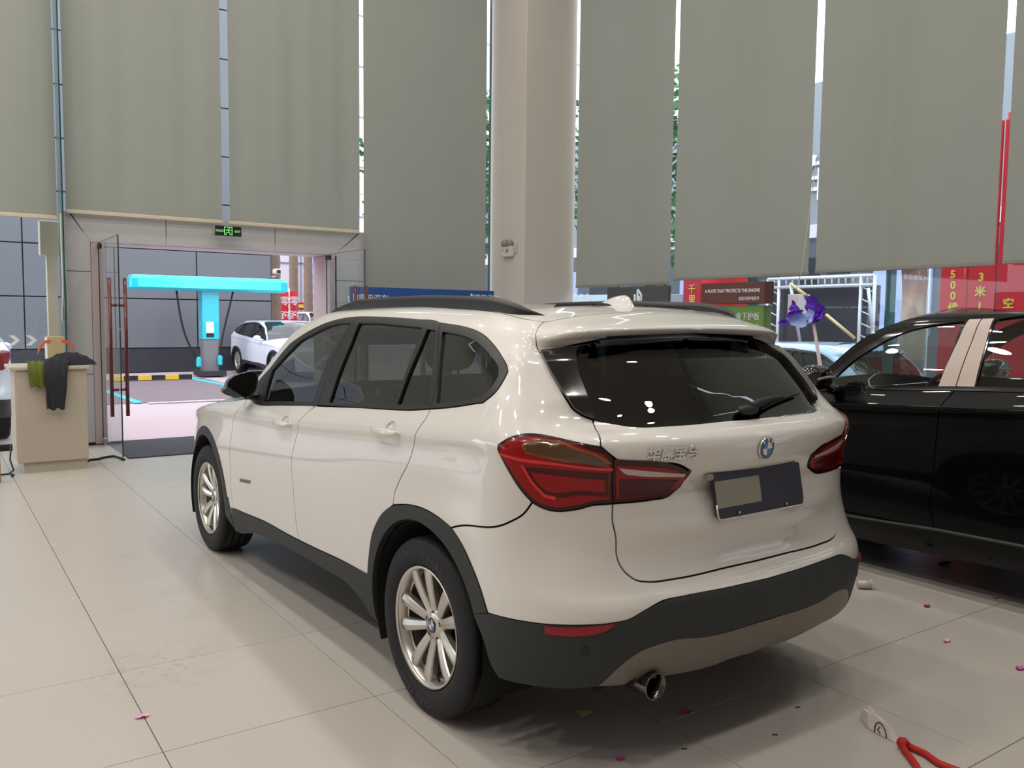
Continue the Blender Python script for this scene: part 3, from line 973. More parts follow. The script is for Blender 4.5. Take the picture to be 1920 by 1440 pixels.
UVK = {
'gf': [(-1.9005, 1.0166), (-1.8447, 1.0746), (-1.8017, 1.1189), (-1.7269, 1.1752), (-1.6516, 1.2209), (-1.4975, 1.2812), (-1.3447, 1.3112), (-1.1731, 1.3299), (-1.2176, 0.9664), (-1.5416, 0.9583), (-1.8804, 0.9737)],
'ff': [(-1.1484, 1.3426), (-1.0821, 1.3454), (-1.1228, 0.9670), (-1.2207, 0.9664)],
'fr': [(-1.0777, 1.3453), (-1.0148, 1.3492), (-1.0186, 0.9648), (-1.1183, 0.9671)],
'gr': [(-1.0055, 1.3398), (-0.8642, 1.3458), (-0.7687, 0.9592), (-1.0114, 0.9702)],
'dlo': [(-1.9515, 0.9749), (-1.9419, 1.0242), (-1.8733, 1.1054), (-1.8169, 1.1681), (-1.7406, 1.2185), (-1.6631, 1.2599), (-1.5084, 1.3133), (-1.3568, 1.3420), (-1.1876, 1.3652), (-1.0899, 1.3723), (-0.8804, 1.3907), (-0.7636, 0.9366), (-1.1254, 0.9477), (-1.5385, 0.9471)],
'split': [(-1.1254, 0.9477), (-1.1714, 0.8668), (-1.1825, 0.7926), (-1.1861, 0.5625), (-1.1914, 0.4015), (-1.2029, 0.2860), (-1.1863, 0.2331), (-1.1734, 0.1722)],
'roofedge': [(-1.9456, 1.0878), (-1.8281, 1.2024), (-1.6730, 1.2907), (-1.5283, 1.3589), (-1.3786, 1.3927), (-1.2568, 1.4833), (-0.9404, 1.5411)],
'crease': [(-1.7168, 0.8452), (-1.1651, 0.8422), (-0.7388, 0.8285)],
'sill': [(-1.6822, 0.1492), (-1.1734, 0.1722), (-0.7014, 0.1749)],
'sillb': [(-1.6734, 0.1024), (-1.1799, 0.1201), (-0.7008, 0.1171)],
'bot': [(-1.4873, 0.0085), (-0.7065, 0.0164)],
}
SURF = Surf()
UM, VM = float(SURF.u[-1]), float(SURF.v[-1])
_s = 1.0 if SURF.nrm(np.array([-1.0]), np.array([.5]))[0, 0] > 0 else -1.0


def surf_normal(u, v):
    n = SURF.nrm(np.asarray(u, float), np.asarray(v, float)) * _s
    bad = np.linalg.norm(n, axis=1) < .5
    n[bad] = (0, 0, 1)
    return n


def smooth_loop(pts, step=.014, ang=32., closed=True):
    P = np.array(pts, float)
    keep = [0]
    for i in range(1, len(P)):
        if np.linalg.norm(P[i] - P[keep[-1]]) > 1e-4:
            keep.append(i)
    P = P[keep]
    if closed and np.linalg.norm(P[0] - P[-1]) < 1e-4:
        P = P[:-1]
    n = len(P)
    tang = []
    for i in range(n):
        a, b, c = P[(i - 1) % n], P[i], P[(i + 1) % n]
        d1, d2 = b - a, c - b
        l1, l2 = np.linalg.norm(d1), np.linalg.norm(d2)
        co = np.dot(d1, d2) / (l1 * l2 + 1e-12)
        corner = co < math.cos(R(ang)) or (not closed and i in (0, n - 1))
        if corner:
            tang.append(None)
        else:
            t = (d1 / l1 * l2 + d2 / l2 * l1) / (l1 + l2)
            tang.append(t)
    out = []
    for i in range(n if closed else n - 1):
        a, b = P[i], P[(i + 1) % n]
        L = np.linalg.norm(b - a)
        d = (b - a) / L
        ta = tang[i] if tang[i] is not None else d
        tb = tang[(i + 1) % n] if tang[(i + 1) % n] is not None else d
        k = max(1, int(round(L / step)))
        for j in range(k):
            t = j / k
            out.append((1 + 2 * t) * (1 - t) ** 2 * a + t * (1 - t) ** 2 * L * ta + t * t * (3 - 2 * t) * b + t * t * (t - 1) * L * tb)
    if not closed:
        out.append(P[-1])
    return np.array(out)


def inside(poly, pts):
    x, y = pts[:, 0], pts[:, 1]
    r = np.zeros(len(pts), bool)
    n = len(poly)
    j = n - 1
    for i in range(n):
        xi, yi, xj, yj = poly[i, 0], poly[i, 1], poly[j, 0], poly[j, 1]
        c = ((yi > y) != (yj > y)) & (x < (xj - xi) * (y - yi) / (yj - yi + 1e-15) + xi)
        r ^= c
        j = i
    return r


def seg_dist(poly, pts):
    d = np.full(len(pts), 1e9)
    n = len(poly)
    for i in range(n):
        a, b = poly[i], poly[(i + 1) % n]
        ab = b - a
        t = np.clip(((pts - a) @ ab) / (ab @ ab + 1e-15), 0, 1)
        d = np.minimum(d, np.linalg.norm(pts - a - t[:, None] * ab, axis=1))
    return d


def offset_loop(P, g):
    n = len(P)
    A = .5 * sum(P[i][0] * P[(i + 1) % n][1] - P[(i + 1) % n][0] * P[i][1] for i in range(n))
    s = 1 if A > 0 else -1
    Q = P.copy()
    for i in range(n):
        a, b, c = P[(i - 1) % n], P[i], P[(i + 1) % n]
        d1 = (b - a) / (np.linalg.norm(b - a) + 1e-12)
        d2 = (c - b) / (np.linalg.norm(c - b) + 1e-12)
        n1 = np.array([-d1[1], d1[0]]) * s
        n2 = np.array([-d2[1], d2[0]]) * s
        m = n1 + n2
        k = m @ m
        m = m / k * 2 if k > .3 else n1
        Q[i] = b + m * g
        if b[0] >= UM - 1e-4:
            Q[i, 0] = UM
        if b[1] >= VM - 1e-4:
            Q[i, 1] = VM
    return Q


def panel_arrays(poly, holes=(), gap=.0030, off=0., thick=.014, du=.04, dv=.03, step=.016, rim=True, ang=32.):
    B = offset_loop(smooth_loop(poly, step, ang), gap)
    B[:, 0] = np.clip(B[:, 0], SURF.u[0], UM)
    B[:, 1] = np.clip(B[:, 1], 0, VM)
    H = [smooth_loop(h, step) for h in holes]
    lo, hi = B.min(0), B.max(0)
    us = np.arange(lo[0] + du * .5, hi[0], du)
    rows = SURF.v
    vs = []
    for a, b in zip(rows[:-1], rows[1:]):
        k = max(1, int(math.ceil((b - a) / dv)))
        vs += list(a + (b - a) * np.arange(k) / k)
    vs = np.array([v for v in vs if lo[1] < v < hi[1]])
    pts = np.array([(u, v) for v in vs for u in us]) if len(vs) and len(us) else np.zeros((0, 2))
    if len(pts):
        ok = inside(B, pts)
        for h in H:
            ok &= ~inside(h, pts)
        pts = pts[ok]
    if len(pts):
        d = seg_dist(B, pts)
        for h in H:
            d = np.minimum(d, seg_dist(h, pts))
        pts = pts[d > .011]
    loops = [B] + H
    allv, edges, o = [], [], 0
    for L in loops:
        allv += [Vector((float(p[0]), float(p[1]))) for p in L]
        edges += [(o + i, o + (i + 1) % len(L)) for i in range(len(L))]
        o += len(L)
    allv += [Vector((float(p[0]), float(p[1]))) for p in pts]
    vo, eo, fo, *_ = delaunay_2d_cdt(allv, edges, [], 0, 1e-6)
    V2 = np.array([(v.x, v.y) for v in vo])
    F = np.array([f for f in fo if len(f) == 3])
    cen = V2[F].mean(1)
    ok = inside(B, cen)
    for h in H:
        ok &= ~inside(h, cen)
    F = F[ok]
    P = SURF.ev(V2[:, 0], V2[:, 1])
    N = surf_normal(V2[:, 0], V2[:, 1])
    N[V2[:, 0] >= UM - 1e-4, 0] = 0
    P[(V2[:, 0] >= UM - 1e-4) | (V2[:, 1] >= VM - 1e-4), 0] = 0
    N[V2[:, 1] >= VM - 1e-4] = (0, 0, 1)
    N /= np.linalg.norm(N, axis=1)[:, None] + 1e-9
    P = P + N * off
    # rim strips along every loop (not along the centre line)
    rims = []
    if rim:
        for L in loops:
            on = (L[:, 0] >= UM - 1e-4) | (L[:, 1] >= VM - 1e-4)
            Pl = SURF.ev(L[:, 0], L[:, 1])
            Nl = surf_normal(L[:, 0], L[:, 1])
            Pl[on, 0] = 0
            Pl = Pl + Nl * off
            rims.append((Pl, Pl - Nl * thick, on))
    return P, N, F, rims


def make_panel(name, polys, m, parent, side=-1, both=False, scale=None, fast=False, **kw):
    """polys: one outline or a list of (outline, kwargs) joined into one part"""
    if not isinstance(polys, list) or not isinstance(polys[0], dict):
        polys = [dict(poly=polys, **kw)]
    V, F, NL = [], [], []
    sides = (-1, 1) if both else (side,)
    for d in polys:
        d = dict(d)
        if fast:
            d['du'], d['dv'], d['step'] = .12, .09, .05
        P, N, T, rims = panel_arrays(**d)
        for sd in sides:
            fl = np.array([sd, 1, 1])
            Pm, Nm = P * fl, N * fl
            o = len(V)
            V += Pm.tolist()
            tri = Pm[T]
            fn = np.cross(tri[:, 1] - tri[:, 0], tri[:, 2] - tri[:, 0])
            ok = np.linalg.norm(fn, axis=1) > 1e-10
            flip = (fn * Nm[T[:, 0]]).sum(1) < 0
            for t, fl_, k in zip(T, flip, ok):
                if not k:
                    continue
                t = t[::-1] if fl_ else t
                F.append(tuple(int(i) + o for i in t))
                NL += [Nm[i] for i in t]
            for (A, Bk, on) in rims:
                A, Bk = A * fl, Bk * fl
                o = len(V)
                V += A.tolist() + Bk.tolist()
                n = len(A)
                for i in range(n):
                    j = (i + 1) % n
                    if on[i] and on[j]:
                        continue
                    q = [i, j, j + n, i + n]
                    if sd > 0:
                        q = q[::-1]
                    pv = [np.array(V[o + a]) for a in q]
                    nn = np.cross(pv[1] - pv[0], pv[3] - pv[0])
                    l = np.linalg.norm(nn)
                    if l < 1e-12:
                        continue
                    F.append(tuple(a + o for a in q))
                    NL += [nn / l] * 4
    me = bpy.data.meshes.new(name)
    if callable(scale):
        V = scale(np.array(V)).tolist()
    elif scale is not None:
        V = (np.array(V) * np.array(scale)).tolist()
        NL = [np.array(n) / np.array(scale) for n in NL]
    me.from_pydata(V, [], F)
    me.polygons.foreach_set('use_smooth', [True] * len(F))
    me.update()
    if len(NL) == len(me.loops):
        me.normals_split_custom_set([tuple(float(c) for c in n / (np.linalg.norm(n) + 1e-12)) for n in NL])
    return obj_from(name, me, m, parent)


def UVp(k, i0=None, i1=None, rev=False, src=None):
    L = (src or UV)[k]
    L = L[i0:i1]
    return list(reversed(L)) if rev else list(L)


def sill_v(u):
    s = UV['silltop']
    return float(np.interp(u, [a for a, b in s], [b for a, b in s]))


RAIL = [(.613, 1.464), (.40, 1.452), (.159, 1.446), (-.129, 1.457), (-.526, 1.487), (-1.0, 1.497), (-1.3, 1.472), (-1.446, 1.42)]
APIL = [(-1.60, 1.348), (-1.75, 1.296), (-1.87, 1.235), (-1.985, 1.14), (-2.12, 1.03), (-2.195, .965)]


def yz(pts, guess=(-2.7, .5)):
    """(y, z) points of the flank to surface coordinates"""
    return [tuple(a) for a in SURF.inv([1, 2], np.array(pts, float), [guess])]


def circ(cy, cz, r, a0, a1, n):
    return [(cy + r * math.cos(R(a0 + (a1 - a0) * i / n)), max(.20, cz + r * math.sin(R(a0 + (a1 - a0) * i / n)))) for i in range(n + 1)]


FAO = yz(circ(2.78, .345, .457, -12, 172, 22)) + UVp('farcho', 5)
FAI = yz(circ(2.78, .345, .402, -14, 185, 22))
RAI = yz(circ(0, .345, .405, 157, -12, 24), (-.1, .4))


def handle_cup(k):
    cu = float(np.mean([q[0] for q in UV[k]])) + .018
    cv = float(np.mean([q[1] for q in UV[k]])) + .012
    return [(cu + .046 * math.cos(2 * PI * i / 20), cv + .034 * math.sin(2 * PI * i / 20)) for i in range(20)]



POLY = {
    'front_door': UVp('fdf') + [(u, sill_v(u)) for u in (-2.0, -1.67, -1.4)] + UVp('bline', rev=True) + UVp('dlo', 0, 4, True),
    'rear_door': UVp('bline') + [(u, sill_v(u)) for u in (-1.0, -.7)] + UVp('archo', 0, 4) + UVp('rdr', rev=True) + UVp('dlo', 3, 7, True),
    'body_side': UVp('rdr') + UVp('archo', 5, 10) + UVp('bseam', 1) + UVp('lightL', 1, 9, True) + UVp('gate1', 0, 2, True) + UVp('blade', rev=True) + UVp('seam', 0, 4, True) + RAIL[1:] + APIL + UVp('dlo', 0, 1) + UVp('dlo', 6, None, True),
    'front_fender': UVp('fdf', rev=True) + [(-2.45, .925), (-2.78, .91), (-3.15, .895), (-3.42, .875), (-3.55, .80), (-3.57, .62), (-3.40, .42), (-3.28, .30)] + FAO,
    'roof': RAIL[::-1] + UVp('roofseam', 1) + [(1.30, 1.565), (UM, 1.60), (UM, VM), (.35, VM), (-.6, VM), (-1.42, VM), (-1.43, 1.75)],
    'spoiler': UVp('seam') + UVp('spoB', 1) + [(.95, 1.347), (1.2, 1.340), (UM, 1.340), (UM, 1.60), (1.30, 1.565)] + UVp('roofseam', 1, None, True),
    'blade': UVp('blade') + UVp('glassL', rev=True) + UVp('spoB', 1, 2),
    'rear_glass': UVp('glassL') + UVp('glassB', 1) + [(UM, .914), (UM, 1.335), (1.2, 1.334), (.95, 1.333)],
    'tailgate': UVp('gate1') + UVp('lightR') + UVp('gate2', 1) + [(UM, .438), (UM, .912)] + UVp('glassB', rev=True),
    'bumper_upper': UVp('bseam') + UVp('lightL', 9) + UVp('gate2', 1) + [(UM, .438), (UM, .376)] + UVp('cladtop', rev=True) + UVp('archo', 9, 13, True),
    'bumper_lower': UVp('cladtop') + [(UM, .376), (UM, .225)] + UVp('skidtop', 0, 6, True) + UVp('cladbot', 1) + UVp('cladarch') + [RAI[0]],
    'skid': UVp('skidtop', 0, 6) + [(UM, .222), (UM, .085)] + UVp('skidbot'),
    'trim_front': UVp('dlo', 22) + UVp('dlo', 0, 4) + UVp('bline_up', 0, 4, True),
    'trim_rear': UVp('bline_up') + UVp('dlo', 4, 7) + UVp('rdr_up', 0, 2, True) + UVp('dlo', 18, 22),
    'trim_quarter': UVp('rdr_up') + UVp('dlo', 7, 18),
}
# wheel arch cladding: outer edge from front to back, then the inner edge back to the front
POLY['arch_rear'] = [(-.435, .06)] + UVp('archo') + RAI + [(-.395, .06)]
POLY['arch_front'] = FAO + FAI[::-1]
POLY['sill'] = [(-2.245, .06)] + [(u, sill_v(u) - .001) for u in (-2.262, -2.0, -1.67, -1.4, -1.217, -1.0, -.7, -.445)] + [(-.437, .045), (-.50, .105), (-.618, .146), (-.9, .160), (-1.231, .163), (-1.6, .152), (-1.9, .128), (-2.15, .07)]


def surf_pt(u, v, side=-1, off=0.):
    P = SURF.ev(u, v)[0]
    n = surf_normal([u], [v])[0]
    P = P + n * off
    return np.array([P[0] * side, P[1], P[2]]), np.array([n[0] * side, n[1], n[2]])


# ------------------------------------------------------------------ wheels
def wheel_meshes():
    W = {}
    # tyre, axis along x, outer face at -x; width .225
    prof = [(-.075, .226), (-.094, .229), (-.104, .240), (-.1125, .270), (-.1125, .292), (-.108, .316), (-.099, .331), (-.086, .3375)]
    for g in (-.062, -.022, .022, .062):
        prof += [(g - .005, .339), (g - .004, .331), (g + .004, .331), (g + .005, .339)]
    prof += [(.086, .3375), (.099, .331), (.108, .316), (.1125, .292), (.1125, .27), (.104, .24), (.094, .229), (.075, .226)]
    b = MB()
    b.lathe(prof, 72, 'x', smooth=True)
    W['tyre'] = b.mesh('tyre')
    b = MB()
    for k in range(72):           # shoulder sipes
        for s in (-1, 1):
            w = 2 * PI * (k + (.5 if s > 0 else 0)) / 72
            x_sign = 1 if s < 0 else -1
            q = []
            for (x, r) in ((-.1065, .3190), (-.089, .3378), (-.068, .3397)):
                for dw in (-.006, .006):
                    q.append((x * x_sign, r * math.cos(w + dw), r * math.sin(w + dw)))
            b.add(q, [(0, 1, 3, 2), (2, 3, 5, 4)])
    W['sipes'] = b.mesh('tread_sipes', fix=False)
    # rim barrel
    b = MB()
    b.lathe([(-.100, .2215), (-.104, .2295), (-.097, .2305), (-.092, .2225), (-.086, .216), (-.060, .209), (.02, .203), (.09, .212), (.098, .228)], 72, 'x')
    b.lathe([(-.086, .216), (-.060, .2095), (-.052, .196), (-.06, .2)], 72, 'x')
    W['rim'] = b.mesh('rim')
    # spokes: ten blades from the hub to the barrel
    for k in range(2):
        b = MB()
        w = 2 * PI * (k + .5) / 10 + (.06 if k % 2 else -.06)
        P = []
        tw = -.035 if k % 2 else .035
        for i in range(7):
            t = i / 6
            r = .045 + (.2185 - .045) * t
            hw = .0165 + .0105 * t
            xf = -.060 - .020 * math.sin(t * PI * .55) - .006 * t
            ww = w + tw * (1 - t)
            row = []
            for (o, dx) in ((-hw, .030), (-hw, .007), (-hw * .86, .001), (0, -.004), (hw * .86, .001), (hw, .007), (hw, .030)):
                y = r * math.cos(ww) - o * math.sin(ww)
                z = r * math.sin(ww) + o * math.cos(ww)
                row.append((xf + dx, y, z))
            P.append(row)
        b.grid(P, smooth=False)
        W['spoke%d' % k] = b.mesh('spoke')
    b = MB()
    b.lathe([(-.070, .0), (-.070, .031), (-.068, .036), (-.064, .060), (-.050, .066), (-.01, .068)], 40, 'x')
    W['hub'] = b.mesh('hub')
    b = MB()
    for k in range(5):
        w = 2 * PI * k / 5 + .3
        c = (-.063, .050 * math.cos(w), .050 * math.sin(w))
        b.lathe([(-.0660, .0002), (-.0660, .0085), (-.062, .0088)], 12, 'x', (0, c[1], c[2]))
    W['lugs'] = b.mesh('lug_holes')
    b = MB()
    b.lathe([(-.0725, .0002), (-.0725, .029), (-.070, .0305)], 32, 'x')
    W['cap'] = b.mesh('hub_cap')
    b = MB()
    b.lathe([(-.02, .06), (-.02, .150), (-.005, .150), (-.005, .06)], 48, 'x')
    b.lathe([(-.005, .0), (-.005, .175), (.03, .175)], 48, 'x')
    W['disc'] = b.mesh('brake_disc')
    b = MB()
    b.tube([(-.088, .205 * math.cos(4.25), .205 * math.sin(4.25)), (-.098, .178 * math.cos(4.25), .178 * math.sin(4.25))], .0045, 8)
    W['valve'] = b.mesh('valve_stem')
    # roundel quadrants
    b = MB()
    n = 8
    for q in range(4):
        V = [(-.0732, 0, 0)] + [(-.0732, .0185 * math.cos(PI / 2 * (q + i / n)), .0185 * math.sin(PI / 2 * (q + i / n))) for i in range(n + 1)]
        b.add(V, [(0, i + 1, i + 2) for i in range(n)], q % 2)
    W['roundel'] = b.mesh('hub_roundel', fix=False)
    return W


WM = None


def add_wheel(parent, y, side, lettering=False, simple=False, scale=(1, 1, 1), x=.7825, name='wheel', rot=0.):
    global WM
    if WM is None:
        WM = wheel_meshes()
    h = empty(name, (side * x * scale[0], y * scale[1], .339), 0., parent)
    if side > 0:
        h.rotation_euler = (0, 0, PI)
    h.rotation_euler.rotate_axis('X', rot)
    ms = [('tyre', 'tyre', 'rubber'), ('rim', 'rim', 'alloy'), ('hub', 'hub', 'alloy'), ('brake_disc', 'disc', 'brake_steel')]
    if not simple:
        ms += [('tread_sipes', 'sipes', 'shut_line'), ('lug_holes', 'lugs', 'shut_line'), ('hub_cap', 'cap', 'gloss_black'), ('valve_stem', 'valve', 'cable_black')]
    for nm, k, m in ms:
        me = WM[k]
        if not me.materials:
            me.materials.append(MATS[m])
        o = bpy.data.objects.new(nm, me)
        COL.objects.link(o)
        o.parent = h
        if nm in ('tread_sipes', 'lug_holes'):
            o['kind'] = 'stuff'
    for k in range(10):
        me = WM['spoke%d' % (k % 2)]
        if not me.materials:
            me.materials.append(MATS['alloy'])
        o = bpy.data.objects.new('spoke', me)
        COL.objects.link(o)
        o.parent = h
        o.rotation_euler = (2 * PI * (k // 2) / 5, 0, 0)
    if not simple:
        me = WM['roundel']
        if not me.materials:
            me.materials.append(MATS['emblem_blue'])
            me.materials.append(MATS['emblem_white'])
        o = bpy.data.objects.new('hub_roundel', me)
        COL.objects.link(o)
        o.parent = h
    if lettering:
        for word, mid in (('CHAO', 1.95), ('YANG', 1.22), ('CHAO YANG', -1.75)):
            me = text_mesh(word, .036, .0012, spacing=1.25, bold=.0008)
            for v in me.vertices:
                rr = .283 + v.co.y
                a = mid - v.co.x / .283
                v.co = (-.1128 - v.co.z, rr * math.cos(a) * -1, rr * math.sin(a))
            obj_from('sidewall_lettering', me, 'rubber_text', h)
    return h


def ellipsoid(b, c, r, n=20, m=12, mi=0, p=1.0):
    P = []
    for i in range(m + 1):
        t = -PI / 2 + PI * i / m
        row = []
        for j in range(n + 1):
            w = 2 * PI * j / n
            f = lambda x: math.copysign(abs(x) ** p, x)
            row.append((c[0] + r[0] * f(math.cos(t)) * f(math.cos(w)), c[1] + r[1] * f(math.cos(t)) * f(math.sin(w)), c[2] + r[2] * f(math.sin(t))))
        P.append(row)
    b.grid(P, mi)
    return b


def loft_between(curveL, bulge, n=14):
    """curveL: left edge points (x<0); arcs over to the mirrored right edge"""
    P = []
    for k, p in enumerate(curveL):
        row = []
        for j in range(n + 1):
            t = j / n
            x = p[0] * (1 - 2 * t)
            w = 1 - (2 * t - 1) ** 2
            w = w ** .8
            bl = bulge(k, w)
            row.append((x, p[1] + bl[0], p[2] + bl[1]))
        P.append(row)
    return P


def seat(parent, x, y, z, m, name='seat', w=.50, scale=1.0):
    b = MB()
    b.box((x, y + .02, z + .05), (w, .52, .16), bev=.05)
    # reclined backrest
    P = []
    for i in range(9):
        t = i / 8
        yy, zz = y - .20 - .17 * t, z + .10 + .62 * t
        hw = w / 2 * (1 - .18 * t * t)
        th = .13 - .05 * t
        P.append([(x - hw, yy, zz), (x - hw * .8, yy + th * .7, zz), (x, yy + th * .5, zz), (x + hw * .8, yy + th * .7, zz), (x + hw, yy, zz), (x + hw * .8, yy - th * .6, zz), (x - hw * .8, yy - th * .6, zz), (x - hw, yy, zz)])
    b.grid(P)
    b.add(P[-1][:-1], [tuple(range(7))])
    b.build('seat', m, parent)
    b = MB()
    ellipsoid(b, (x, y - .385, z + .84), (.13, .055, .10), 16, 10, p=.7)
    b.tube([(x - .05, y - .375, z + .70), (x - .05, y - .385, z + .80)], .007, 6)
    b.tube([(x + .05, y - .375, z + .70), (x + .05, y - .385, z + .80)], .007, 6)
    b.build('headrest', m, parent)


def interior(root, sc3=(1, 1, 1), m='seat_black', fast=False):
    h = empty('cabin', (0, 0, 0), 0, root)
    h.scale = sc3
    for x in (-.37, .37):
        seat(h, x, 1.05, .52, m)
    for x in (-.42, .0, .42):
        seat(h, x, .18, .55, m, w=.44)
    b = MB()
    b.box((0, 1.2, .34), (1.56, 3.3, .06))
    b.box((0, -.42, .62), (1.30, .62, .04))
    b.build('cabin_floor', 'interior_dark', h)
    b = MB()
    P = []
    for x in np.linspace(-.74, .74, 9):
        P.append([(x, 1.72, .70), (x, 1.69, .92), (x, 1.74, 1.00), (x, 1.95, 1.03 - .03 * abs(x)), (x, 2.12, 1.0)])
    b.grid(P)
    b.build('dashboard', 'interior_dark', h)
    b = MB()
    c = Vector((-.37, 1.52, .98))
    ring = []
    for k in range(25):
        w = 2 * PI * k / 24
        ring.append(c + Vector((.18 * math.cos(w), .06 * math.sin(w) * -1, .17 * math.sin(w))))
    b.tube(ring, .014, 8, caps=False)
    b.tube([c + Vector((-.17, 0, 0)), c, c + Vector((.17, 0, 0))], .018, 8)
    b.tube([c, c + Vector((0, .2, -.07))], .03, 8)
    b.build('steering_wheel', 'interior_dark', h)
    return h

# ------------------------------------------------------------------ cars
def make_car(root, paint, scl=(1, 1, 1), fast=False, glass='car_glass', rear_glass='car_glass_dark', uvk=None, seats='seat_black', polys=None, warp=None):
    """the shell every car here shares: painted panels, cladding, trim, glazing, wheels, cabin"""
    kw = dict(scale=warp or scl, fast=fast)
    Q = dict(POLY, **(polys or {}))
    W = lambda P: (warp(np.array(P)) if warp else np.array(P) * scl).tolist()
    out = {}
    sides = (-1, 1)
    for s in sides:
        for nm in ('front_fender', 'body_side'):
            out[nm, s] = make_panel(nm, Q[nm], paint, root, side=s, **kw)
        for nm in ('front_door', 'rear_door'):
            hl = [handle_cup('handleF' if nm == 'front_door' else 'handleR')] if not fast and uvk is None else []
            out[nm, s] = make_panel(nm, [dict(poly=Q[nm], holes=hl, thick=.006 if hl else .014)], paint, root, side=s, **kw)
            if hl:
                b = MB()
                c = np.mean(hl[0], axis=0)
                rows = []
                for f_, d_ in ((1.02, -.001), (.92, -.006), (.75, -.0095), (.45, -.0118), (.02, -.012)):
                    rows.append(W([surf_pt(c[0] + (q[0] - c[0]) * f_, c[1] + (q[1] - c[1]) * f_, s, d_)[0] for q in hl[0] + hl[0][:1]]))
                b.grid(rows)
                b.build('handle_cup', paint, out[nm, s])
        if uvk is None:
            for nm, hole, par in (('trim_front', ['gf'], 'front_door'), ('trim_rear', ['gr', 'gs'], 'rear_door'), ('trim_quarter', ['gq'], None)):
                pr = out[par, s] if par else root
                d = dict(poly=Q[nm], holes=[UV[h] for h in hole], gap=.0012 if not fast else .0, off=.003, thick=.02, dv=.05)
                make_panel('window_trim', [d], 'trim_black', pr, side=s, **kw)
                for h in hole:
                    make_panel('window_glass', UV[h], glass, pr, side=s, gap=-.004, off=-.006, rim=False, dv=.06, du=.06, **kw)
        for nm in ('arch_rear', 'arch_front', 'sill'):
            make_panel({'arch_rear': 'wheel_arch_trim', 'arch_front': 'wheel_arch_trim', 'sill': 'sill_cladding'}[nm], Q[nm], 'cladding' if paint != 'black_paint' else paint, root, side=s, gap=.001, off=.004, thick=.03, **kw)
    make_panel('roof_panel', Q['roof'], paint, root, both=True, du=.05, **kw)
    make_panel('roof_spoiler', Q['spoiler'], paint, root, both=True, thick=.022, **kw)
    out['tailgate'] = make_panel('tailgate', Q['tailgate'], paint, root, both=True, **kw)
    make_panel('rear_bumper', Q['bumper_upper'], paint, root, both=True, **kw)
    make_panel('bumper_cladding', Q['bumper_lower'], 'cladding', root, both=True, gap=.001, off=.005, thick=.03, **kw)
    make_panel('skid_plate', Q['skid'], 'skid_silver', root, both=True, gap=.001, off=.004, thick=.03, **kw)
    make_panel('rear_window', Q['rear_glass'], rear_glass, out['tailgate'], both=True, gap=.001, off=-.004, rim=False, **kw)
    # dark body behind the shut lines
    inner = ['front_fender', 'body_side', 'roof', 'spoiler', 'tailgate', 'bumper_upper', 'bumper_lower', 'skid', 'arch_front', 'arch_rear', 'sill', 'front_door', 'rear_door', 'blade']
    ps = [dict(poly=Q[n], gap=-.006, off=-.014, rim=False, du=.08, dv=.06) for n in inner]
    make_panel('inner_body', ps, 'shut_line', root, both=True, **kw)
    # windscreen, bonnet and nose close the front
    WSE = Q.get('screen_edge') or [(-1.446, 1.42)] + APIL
    b = MB()
    P = loft_between([surf_pt(u, v, -1, -.004)[0] for u, v in WSE], lambda k, w: (.10 * w * (1 - .2 * k / 6), .055 * w * (1 - k / 7)), 18)
    b.grid([W(r_) for r_ in P])
    b.build('windscreen', 'car_glass_clear', root)
    b = MB()
    edge = [surf_pt(u, v, -1)[0] for u, v in [(-2.17, .95), (-2.45, .925), (-2.78, .91), (-3.15, .895), (-3.42, .875)]]
    P = loft_between(edge, lambda k, w: (.10 * w if k else .02 * w, .075 * w), 16)
    b.grid([W(r_) for r_ in P])
    b.build('bonnet', paint, root)
    b = MB()
    edge = [surf_pt(-3.42, .875, -1)[0]] + [surf_pt(-3.56, v, -1)[0] for v in (.83, .78, .7, .55, .4, .25, .1, .02)]
    P = loft_between(edge, lambda k, w: ((.10, .15, .17, .19, .20, .21, .20, .18, .15)[k] * w, (.075, .05, .02, 0, 0, 0, 0, 0, 0)[k] * w), 16)
    b.grid([W(r_) for r_ in P])
    b.build('front_bumper', paint, root)
    # wheel houses and underside
    b = MB()
    for y in (0, 2.78):
        for s in sides:
            b.lathe([(s * .885, .398), (s * .50, .398), (s * .50, .01)], 28, 'x', (0, y, .345), a0=R(-25), a1=R(205))
    b.box((0, 1.35, .27), (1.02, 3.9, .05))
    b.box((0, 1.39, .30), (1.50, 1.95, .05))
    b.box((0, -.60, .33), (1.35, .26, .05))
    b.v = W(b.v)
    b.build('underbody', 'shut_line', root)
    for y in (0, 2.78):
        for s in sides:
            add_wheel(root, y, s, lettering=(not fast and uvk is None and s < 0), simple=fast or uvk is not None, scale=scl, rot=.35 if y else 0.)
    if not fast:
        interior(root, scl, seats)
    return out


def swept_rail(root, side, m):
    us = np.linspace(-1.43, .575, 44)
    ru = [a for a, b in RAIL][::-1]
    rv = [b for a, b in RAIL][::-1]
    b = MB()
    P = []
    for u in us:
        t = (u - us[0]) / (us[-1] - us[0])
        v = float(np.interp(u, ru, rv)) + .018 + .034 * max(0, (t - .55) / .45) ** 1.5
        p, n = surf_pt(u, v, side)
        h = .047 * min(1, t * 9) ** .7 * min(1, (1 - t) * 3.4) ** .8 + .001
        w = .019 * min(1, .3 + 5 * t, .12 + 4.5 * (1 - t))
        up = Vector((0, 0, 1))
        ox = Vector((side * 1.0, 0, 0))
        p = Vector(p)
        P.append([p + ox * w - up * .012, p + ox * w + up * h * .55, p + ox * w * .7 + up * h * .9, p + up * h, p - ox * w * .7 + up * h * .9, p - ox * w + up * h * .55, p - ox * w - up * .012])
    b.grid(P)
    return b.build('roof_rail', m, root)


